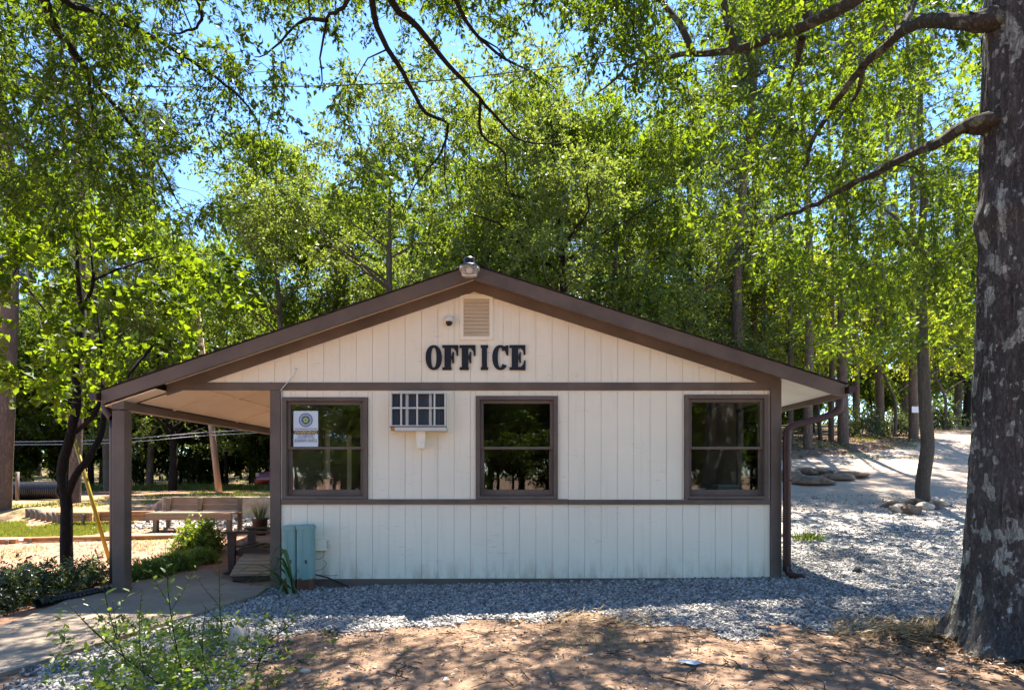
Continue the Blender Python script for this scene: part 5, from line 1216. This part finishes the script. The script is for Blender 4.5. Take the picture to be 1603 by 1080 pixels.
# day lily at the pedestals
lx_, ly_ = PXp(459, 7.25), 7.22; zz = hz(lx_, ly_)
lil = thing('day_lily', 'clump of long arching strap leaves at the pedestals', 'plant', (lx_, ly_, zz))
LT = [(400, 905, .0), (372, 897, -.1), (385, 911, -.15), (420, 885, 0), (428, 868, .05), (440, 872, .1), (447, 900, 0), (410, 925, -.25), (404, 933, -.2), (470, 905, .0), (437, 928, -.2), (392, 918, -.1), (425, 900, .1), (432, 885, .05)]
for k_, (px, py, dy) in enumerate(LT):
    tip = at(px, py, 7.25 + dy) - np.array((lx_, ly_, zz)); b = np.array((r5.normal(0, .03), r5.normal(0, .03), 0)); hgt_ = max(.12, tip[2] + .1)
    P = smooth_path([b, b * .3 + tip * np.array((.35, .35, 0)) + np.array((0, 0, hgt_ * .75)), tip * np.array((.72, .72, 0)) + np.array((0, 0, hgt_)), tip], .03); n = len(P)
    wdt = .024 * np.sin(np.linspace(.25, 1, n) * np.pi * .98) ** .6 + .001; tg = unit(np.gradient(P, axis=0)); sd = unit(np.cross(tg, (0, 0, 1.)))
    V = np.concatenate([P - sd * wdt[:, None], P + np.array((0, 0, -.006)), P + sd * wdt[:, None]]); i = np.arange(n - 1)
    F = np.concatenate([np.stack([i, i + 1, n + i + 1, n + i], -1), np.stack([n + i, n + i + 1, 2 * n + i + 1, 2 * n + i], -1)])
    link('leaf', fmesh('leaf', V, F, M['leaf_lily'], True), None, lil, (lx_, ly_, zz))

# ------------------------------------------------------------------ yard things
def rock(name, loc, s, mat, seed, label, cat='stone', group=None, rz=0., parent=None):
    bm = bmesh.new(); bmesh.ops.create_icosphere(bm, subdivisions=3, radius=1)
    for v_ in bm.verts:
        n_ = mnoise.noise(v_.co * 1.3 + Vector((seed * 3.1, 0, 0))); n2 = mnoise.noise(v_.co * 3.2 + Vector((0, seed * 2.3, 0)))
        v_.co *= 1 + .32 * n_ + .16 * n2 + .06 * mnoise.noise(v_.co * 7); v_.co.x *= s[0]; v_.co.y *= s[1]; v_.co.z = max(v_.co.z, -.5) * s[2]
    o = bmesh_obj(name, bm, mat, parent, loc); o.rotation_euler = (0, 0, rz)
    for p_ in o.data.polygons: p_.use_smooth = True
    return tag(o, label, cat, group)
gs = [(1243, 752, .55, .4, .20, 'flat brown stone nearest the downspout in the drive'), (1270, 757, .75, .42, .19, 'long flat stone second from the downspout'), (1309, 750, .62, .4, .17, 'pale flat stone in the middle of the stone row'), (1262, 742, .4, .35, .20, 'rounded stone behind the second flat stone'), (1284, 741, .5, .35, .16, 'flat stone behind the middle of the stone row'), (1330, 746, .72, .42, .15, 'broad reddish stone at right end of the stone row'), (1238, 745, .35, .3, .22, 'dark stone at the back left of stone row')]
for k_, (px, py, a, b, h_, lb) in enumerate(gs):
    g_ = gp(px, py); rock('flat_stone', (g_[0], g_[1], g_[2] + h_ * .3), (a * .8, b, h_ * .72), M['rock'], k_ + 1, lb, 'stone', 'flat stones in the drive')
gs = [(1399, 795, .16, 'dark upright stone at the left of tree ring'), (1408, 801, .17, 'grey stone at front left of tree ring'), (1424, 803, .20, 'pale flat stone at the front of tree ring'), (1447, 797, .17, 'grey stone against the slender trunk'), (1464, 796, .15, 'reddish stone right of slender trunk'), (1474, 791, .14, 'tan stone at the right end of tree ring'), (1431, 790, .15, 'red-brown stone left of slender trunk'), (1462, 787, .13, 'small stone behind right of the slender trunk')]
for k_, (px, py, a, lb) in enumerate(gs):
    g_ = gp(px, py); rock('ring_stone', (g_[0], g_[1], g_[2] + .04), (a * 1.2, a, a * .75), M['rock'] if k_ % 2 == 0 else M['palerock'], k_ + 20, lb, 'stone', 'stones ringing the slender tree', k_)
gs = [(372, 1008, .085, .065, .11, 'pale tan rock standing at the gravel edge'), (402, 1000, .06, .05, .05, 'small rounded pale rock right of standing one'), (378, 1026, .08, .06, .045, 'tan rock in front of the standing pale rock'), (338, 1042, .05, .04, .03, 'small pale stone among the weeds'), (478, 1052, .04, .03, .018, 'small pale stone on the bare earth')]
for k_, (px, py, a, b, h_, lb) in enumerate(gs):
    g_ = gp(px, py); rock('pale_rock', (g_[0], g_[1], g_[2] + h_ * .4), (a, b, h_), M['palerock'], k_ + 40, lb, 'rock', 'pale rocks by the gravel', k_ * .7)
g_ = gp(1079, 1041); pz = g_[2] + .012
bm = bmesh.new(); P = [(-.075, .05, .0), (.02, -.055, .004), (.085, -.02, .012), (.05, .05, .004), (-.03, .07, .008)]
vs = [bm.verts.new(p_) for p_ in P]; f = bm.faces.new(vs); r_ = bmesh.ops.extrude_face_region(bm, geom=[f]); bmesh.ops.translate(bm, vec=(0, 0, .002), verts=[x_ for x_ in r_['geom'] if isinstance(x_, bmesh.types.BMVert)])
tag(bmesh_obj('paper_scrap', bm, M['paper'], None, (g_[0], g_[1], pz)), 'scrap of white card lying on the bare earth', 'paper')
g_ = gp(1342, 897); rock('pine_cone', (g_[0], g_[1], g_[2] + .03), (.05, .04, .05), M['dark'], 77, 'dark pine cone lying on gravel right of the downspout', 'pine cone')

# bench
g_ = gp(240, 834); bx, by, bz = (305 - CX) / FPX * 13.0, 13.0, hz(-6.9, 13.0)
bn = thing('bench', 'brown plank bench facing the walk in front of a low concrete wall', 'bench', (bx, by, bz), None, math.radians(-3), world=False)
BL = .92
box('seat_apron', -BL, BL, -.24, -.20, .26, .40, M['benchwood'], bn)
for k_ in range(3): box('seat_plank', -BL + .01, BL - .01, -.195 + k_ * .145, -.055 + k_ * .145, .38, .415, M['benchwood'], bn)
box('back_plank', -BL + .06, BL - .03, .255, .29, .44, .565, M['benchwood'], bn, rot=(math.radians(-8), 0, 0))
box('back_plank', -BL + .06, BL - .03, .275, .31, .572, .72, M['benchwood'], bn, rot=(math.radians(-8), 0, 0))
for x_ in (-BL + .12, -.1, BL - .14):
    box('leg', x_, x_ + .09, -.19, -.10, -.03, .378, M['oldtimber'], bn); box('leg', x_ + .04, x_ + .13, .20, .252, -.03, .70, M['oldtimber'], bn)
# low concrete wall
cw = thing('concrete_wall', 'low stained concrete wall behind the bench', 'wall', (-6.6, 15.06, .2))
box('wall_body', -8.55, -4.3, 15.0, 15.14, .05, .80, M['blockwall'], cw, .015)
# timber edging of the bed
def timber(p0, p1, zt, hh, label, mat='timber', th=.11, pieces=1, grp='timbers edging the left bed'):
    p0, p1 = np.array(p0), np.array(p1); L_ = np.linalg.norm(p1 - p0); a = math.atan2(*(p1 - p0)[::-1]); c = (p0 + p1) / 2
    t = thing('timber_edging', label, 'timber', (c[0], c[1], zt - hh), grp, a, world=False)
    for k_ in range(pieces):
        box('timber_beam', -L_ / 2, L_ / 2, -th / 2, th / 2, k_ * hh / pieces + .002, (k_ + 1) * hh / pieces - .002, M[mat], t, .01)
    for e in (-L_ / 2 + .12, L_ / 2 - .12): box('stake', e - .025, e + .025, -th / 2 - .045, -th / 2 - .002, -.05, hh * .8, M['oldtimber'], t)
timber((-9.35, 13.75), (-8.15, 14.0), .52, .22, 'orange-brown timber edging nearest the bench', pieces=2)
timber((-10.2, 13.8), (-9.4, 13.72), .50, .2, 'short timber edging behind the porch post', pieces=2)
for k_, px in enumerate([44, 52, 60, 68, 77, 86, 94]):
    Y_ = 14.5 - .1 * k_; x_ = (px - CX) / FPX * Y_; t = thing('log_stake', ['leftmost grey log stake of the bed edging', 'second log stake from the left in the bed edging', 'third log stake from the left in the bed edging', 'middle log stake of the bed edging', 'third log stake from the right in the bed edging', 'second log stake from the right in the bed edging', 'log stake of the bed edging nearest the small tree'][k_], 'log', (x_, Y_, hz(x_, Y_)), 'log stakes of the bed edging')
    tube('log', [(x_, Y_, hz(x_, Y_) - .1), (x_ + .01, Y_, hz(x_, Y_) + .1), (x_, Y_, hz(x_, Y_) + .2 + .02 * (k_ % 3))], .06, M['oldtimber'], t, 10); lathe('cut_end', [(0, .003), (.055, .003), (.058, 0)], M['timber'], t, (x_, Y_, hz(x_, Y_) + .202 + .02 * (k_ % 3)), 10)
timber((-13.5, 11.0), (-9.3, 11.55), .14, .10, 'long low timber along the pink yard at the left', grp='low timbers along the yard')
timber((-9.2, 11.6), (-6.0, 12.3), .16, .08, 'low timber running behind the small tree to the bench', grp='low timbers along the yard')
pth = [(-13.5, 11.12), (-9.3, 11.67), (-6.0, 12.42), (-5.2, 12.6), (-5.2, 13.0), (-6.2, 12.9), (-9.3, 12.2), (-13.5, 11.6)]
bm = bmesh.new(); f = bm.faces.new([bm.verts.new((a, b, hz(a, b) + .03)) for a, b in pth]); r_ = bmesh.ops.extrude_face_region(bm, geom=[f]); bmesh.ops.translate(bm, vec=(0, 0, -.15), verts=[x_ for x_ in r_['geom'] if isinstance(x_, bmesh.types.BMVert)])
tag(bmesh_obj('footpath', bm, M['concrete']), kind='structure')
# black corrugated pipe and its posts
g_ = gp(60, 783); pY = g_[1] + .3; R_ = .26; x0_, x1_ = (10 - CX) / FPX * pY, (98 - CX) / FPX * pY; zc_ = hz(x0_, pY) + R_
pipe = thing('drain_pipe', 'big black corrugated drain pipe lying behind the left pine', 'pipe', ((x0_ + x1_) / 2, pY, zc_ - R_))
n_ = int((x1_ - x0_) / .055); prof = []
for k_ in range(n_):
    for dx, dr in ((0, -.022), (.012, 0), (.036, 0), (.048, -.022)): prof.append((R_ + dr, k_ * .055 + dx))
prof += [(R_ - .05, prof[-1][1]), (R_ - .05, 0.), (R_ - .022, 0)]
o = lathe('pipe_shell', prof, M['blackp'], pipe, (x0_, pY, zc_), 36); o.rotation_euler = (0, math.pi / 2, 0); o.data.polygons.foreach_set('use_smooth', [False] * len(o.data.polygons))
for k_, px in enumerate((27,)):
    x_ = (px - CX) / FPX * (pY - .45); y_ = pY - .45; pt = thing('pipe_post', 'short wooden post holding the black pipe', 'post', (x_, y_, hz(x_, y_)))
    tube('post', [(x_, y_, hz(x_, y_) - .1), (x_, y_, hz(x_, y_) + .4), (x_ + .01, y_, hz(x_, y_) + .82)], .045, M['oldtimber'], pt, 10); lathe('post_top', [(0, .004), (.04, .004), (.044, 0)], M['oldtimber'], pt, (x_ + .01, y_, hz(x_, y_) + .82), 10)
# utility pole with its wires
g_ = gp(343, 771); uy = g_[1]
up = thing('utility_pole', 'leaning wooden utility pole beyond the bench', 'pole', tuple(g_))
top_ = at(318, 560, uy); drc = (top_ - g_) ; top2 = g_ + drc / np.linalg.norm(drc) * 9
tube('pole_shaft', [g_ - drc * .05, g_ + drc * .5, top2], .125, M['polewood'], up, 14, .09); box('crossarm', top2[0] - 1.1, top2[0] + 1.1, uy - .17, uy - .10, top2[2] - .7, top2[2] - .6, M['polewood'], up)
for k_, (y0_, y1_, ym) in enumerate(((692, 676, 688), (694, 681, 693))):
    A = at(-300, y0_, uy - .1); B = at(331, y1_, uy - .14); Cc = at(120, ym + 2, uy - .1)
    tag(tube('utility_wire', smooth_path([A, Cc, B], .6), .012, M['wirepale'], sides=6), ['upper pale wire strung left from the leaning pole', 'lower pale wire strung left from the leaning pole'][k_], 'wire', 'wires on the leaning pole')
    B2 = at(331, y1_, uy - .14); D2 = at(560, y1_ - 22, uy - .3); tag(tube('utility_wire', smooth_path([B2, (B2 + D2) / 2 - (0, 0, .1), D2], .6), .012, M['wirepale'], sides=6), ['upper pale wire running right from the leaning pole', 'lower pale wire running right from the leaning pole'][k_], 'wire', 'wires on the leaning pole')
# yellow guy-wire guard
gb = at(173, 850, 9.6); gb[2] = hz(gb[0], gb[1]); gt = at(107, 655, 9.6)
gd = gt - gb
gw = thing('guy_wire', 'slanting yellow guy-wire guard crossing behind the small tree', 'guy wire', tuple(gb))
tube('guard', [gb, gb + gd * .5, gt], .028, M['yellow'], gw, 10); tube('strand', [gt - gd * .03, gt + gd * 1.5, gt + gd * 3.2], .006, M['metal'], gw, 6)
# service cable high across the yard
pts = [at(-500, 112, 9.6), at(0, 130, 9.6), at(350, 137, 9.7), at(650, 129, 9.7), at(850, 108, 9.8), at(1080, 84, 9.9), at(1300, 55, 10), at(1545, 14, 10.1), at(1800, -35, 10.2)]
tag(tube('service_cable', smooth_path(pts, .4), .009, M['wire'], sides=6), 'thin black cable strung high across the picture through the leaves', 'cable')
# white notice on pine
pg = gp(1430, 686); yy = pg[1] - .26; c = at(1433.5, 641, yy)
nb = thing('notice_board', 'small white notice nailed to a pine trunk', 'notice', tuple(c)); box('plate', c[0] - .17, c[0] + .17, yy - .012, yy, c[2] - .13, c[2] + .13, M['white'], nb, .004); box('nail', c[0] - .01, c[0] + .01, yy - .018, yy - .0125, c[2] + .09, c[2] + .11, M['dark'], nb, 0)
# bent black drain at the walk's left edge
g0, g1 = gp(178, 924), gp(62, 941)
pl = smooth_path([(-4.90, 7.56, .0), (g0[0] - .02, 7.45, hz(g0[0], 7.45) + .05), at(120, 934, 7.2), at(85, 942, 7.0), at(58, 950, 6.8)], .008)
pl[:, 2] = np.maximum(pl[:, 2] * 0 + [hz(a, b) + .055 for a, b in pl[:, :2]], 0 * pl[:, 2] - 1)
rad = .045 + .006 * np.sign(np.sin(np.arange(len(pl)) * 1.1)); V, F = tube_np(pl, rad, 14)
tag(link('corrugated_drain', fmesh('corrugated_drain', V, F, M['blackp'])), 'thin black corrugated drain hose beside the walk under azaleas', 'hose')

# porch chair and footstool
ch = thing('porch_chair', 'dark wooden porch chair half hidden behind the porch corner', 'chair', (-3.55, 9.0, -.07), None, 0, world=False)
for y_ in (-.33, .33):
    box('arm', -.50, .36, y_ - .06, y_ + .06, .585, .615, M['chairwood'], ch, .008)
    prism('leg', [(-.44, 0), (-.36, 0), (-.345, .583), (-.46, .583)], y_ - .025, y_ + .025, M['chairwood'], ch)
    prism('rail', [(-.40, .30), (-.30, .375), (.05, .38), (.36, .26), (.36, .16), (.05, .20), (-.22, .215)], y_ * .86 - .02, y_ * .86 + .02, M['chairwood'], ch)
    prism('leg', [(.24, 0), (.32, 0), (.36, .583), (.28, .583)], y_ - .024, y_ + .024, M['chairwood'], ch)
    prism('runner', [(-.52, .035), (-.48, .0), (0, -.005), (.4, .0), (.46, .05), (.4, .045), (0, .04), (-.46, .05)], y_ - .026, y_ + .026, M['chairwood'], ch)
for k_ in range(6): box('seat_slat', -.40 + .12 * k_, -.29 + .12 * k_, -.31, .31, .385 - .018 * k_, .405 - .018 * k_, M['chairwood'], ch, .004)
for k_ in range(6): box('back_slat', .30, .325, -.31 + .106 * k_, -.22 + .106 * k_, .28, 1.05, M['chairwood'], ch, .004, rot=(0, math.radians(18), 0))
tilt = math.radians(14)
fs = thing('footstool', 'low curved slatted wooden footstool with a worn top paled for sky reflection on the porch floor', 'footstool', (-3.47, 8.45, -.07), None, math.radians(8), world=False)
for k_ in range(8):
    t = -1 + 2 * k_ / 7; yk = .33 * t; zk = .20 + .02 * math.cos(t * 1.4) + .10 * t
    box('slat', -.27 - .02 * math.cos(t), .30, yk - .040, yk + .040, zk - .012, zk + .012, M['stoolwood'], fs, .006, rot=(.30 - .12 * t, 0, 0))
for x_ in (-.24, .25): prism('side_rail', [(x_ - .02, .0), (x_ + .02, .0), (x_ + .02, .115), (x_ - .02, .115)], -.31, .31, M['chairwood'], fs)
prism('front_rail', [(-.28, .085), (-.25, .105), (.28, .105), (.29, .07), (.2, .015), (.05, -.0), (-.1, .0), (-.22, .03)], -.365, -.335, M['chairwood'], fs)
# potted plant by the wall end
px_, py_ = -5.15, 12.55; pz_ = slabz(px_, py_) if False else hz(px_, py_)
pot = thing('potted_grass', 'dark tall pot of wispy grass beyond the porch chair', 'potted plant', (px_, py_, pz_), world=False)
lathe('pot', [(0, 0), (.12, 0), (.15, .30), (.165, .31), (.165, .345), (.145, .345), (.135, .30), (0, .30)], M['chairwood'], pot, (0, 0, 0), 20)
n = 90; a = r5.uniform(0, 6.28, n); d = unit(np.stack([np.cos(a) * .35, np.sin(a) * .35, np.ones(n)], -1)); p = np.stack([np.cos(a) * .06, np.sin(a) * .06, np.full(n, .30)], -1)
V, F = leaves(p, d, unit(r5.normal(0, 1, p.shape)), r5.uniform(.2, .42, n), np.full(n, .012), 'narrow'); link('foliage', fmesh('foliage', V, F, M['leaf_lily']), None, pot)
# parked car, nose just past the porch corner
cg = np.array((-10.2, 26., 0)); car = thing('parked_car', 'dark red car parked beyond the wall, nose showing by the porch corner', 'car', (cg[0] + 1.9, cg[1], hz(cg[0] + .5, cg[1])), None, 0, world=False)
side = [(-2.2, .32), (-2.25, .55), (-2.15, .74), (-1.9, .82), (-1.0, .95), (-.35, 1.36), (.75, 1.42), (1.5, 1.05), (2.15, .98), (2.22, .6), (2.15, .32)]
bm = bmesh.new(); secs = [(-.84, .90), (-.80, .985), (-.62, 1.0), (.62, 1.0), (.80, .985), (.84, .90)]; rings = []
for y_, k_ in secs: rings.append([bm.verts.new((x_ * (k_ * .5 + .5), y_ * (1 if z_ < 1 else .86), .32 + (z_ - .32) * k_)) for x_, z_ in side])
for r0_, r1_ in zip(rings, rings[1:]):
    for k_ in range(len(side)): j_ = (k_ + 1) % len(side); bm.faces.new((r0_[k_], r0_[j_], r1_[j_], r1_[k_]))
bm.faces.new(rings[0]); bm.faces.new(rings[-1][::-1]); bmesh_obj('body', bm, M['carpaint'], car, (0, 0, 0), True)
for y_ in (-.66, .66): box('headlight', -2.21, -2.02, y_ - .17, y_ + .17, .62, .78, M['lens'], car, .03)
box('bumper', -2.29, -2.16, -.78, .78, .36, .56, M['carpaint'], car, .03); box('grille', -2.262, -2.2, -.4, .4, .60, .72, M['blackp'], car, .01)
for y_ in (-.735, .735): prism('side_window', [(-.78, .98), (-.32, 1.30), (.70, 1.34), (1.25, 1.02)], y_ - .012, y_ + .012, M['glass'], car)
for x_ in (-1.4, 1.35):
    for y_ in (-.76, .76):
        o = lathe('wheel', [(.0, -.09), (.24, -.09), (.31, -.07), (.325, 0), (.31, .07), (.24, .09), (0, .09)], M['rubber'], car, (x_, y_, .325), 24); o.rotation_euler = (math.pi / 2, 0, 0)
        h = lathe('rim', [(0, -.1), (.16, -.1), (.2, -.092), (.2, .092), (.16, .1), (0, .1)], M['metal'], None, (0, 0, 0), 18); h.parent = o
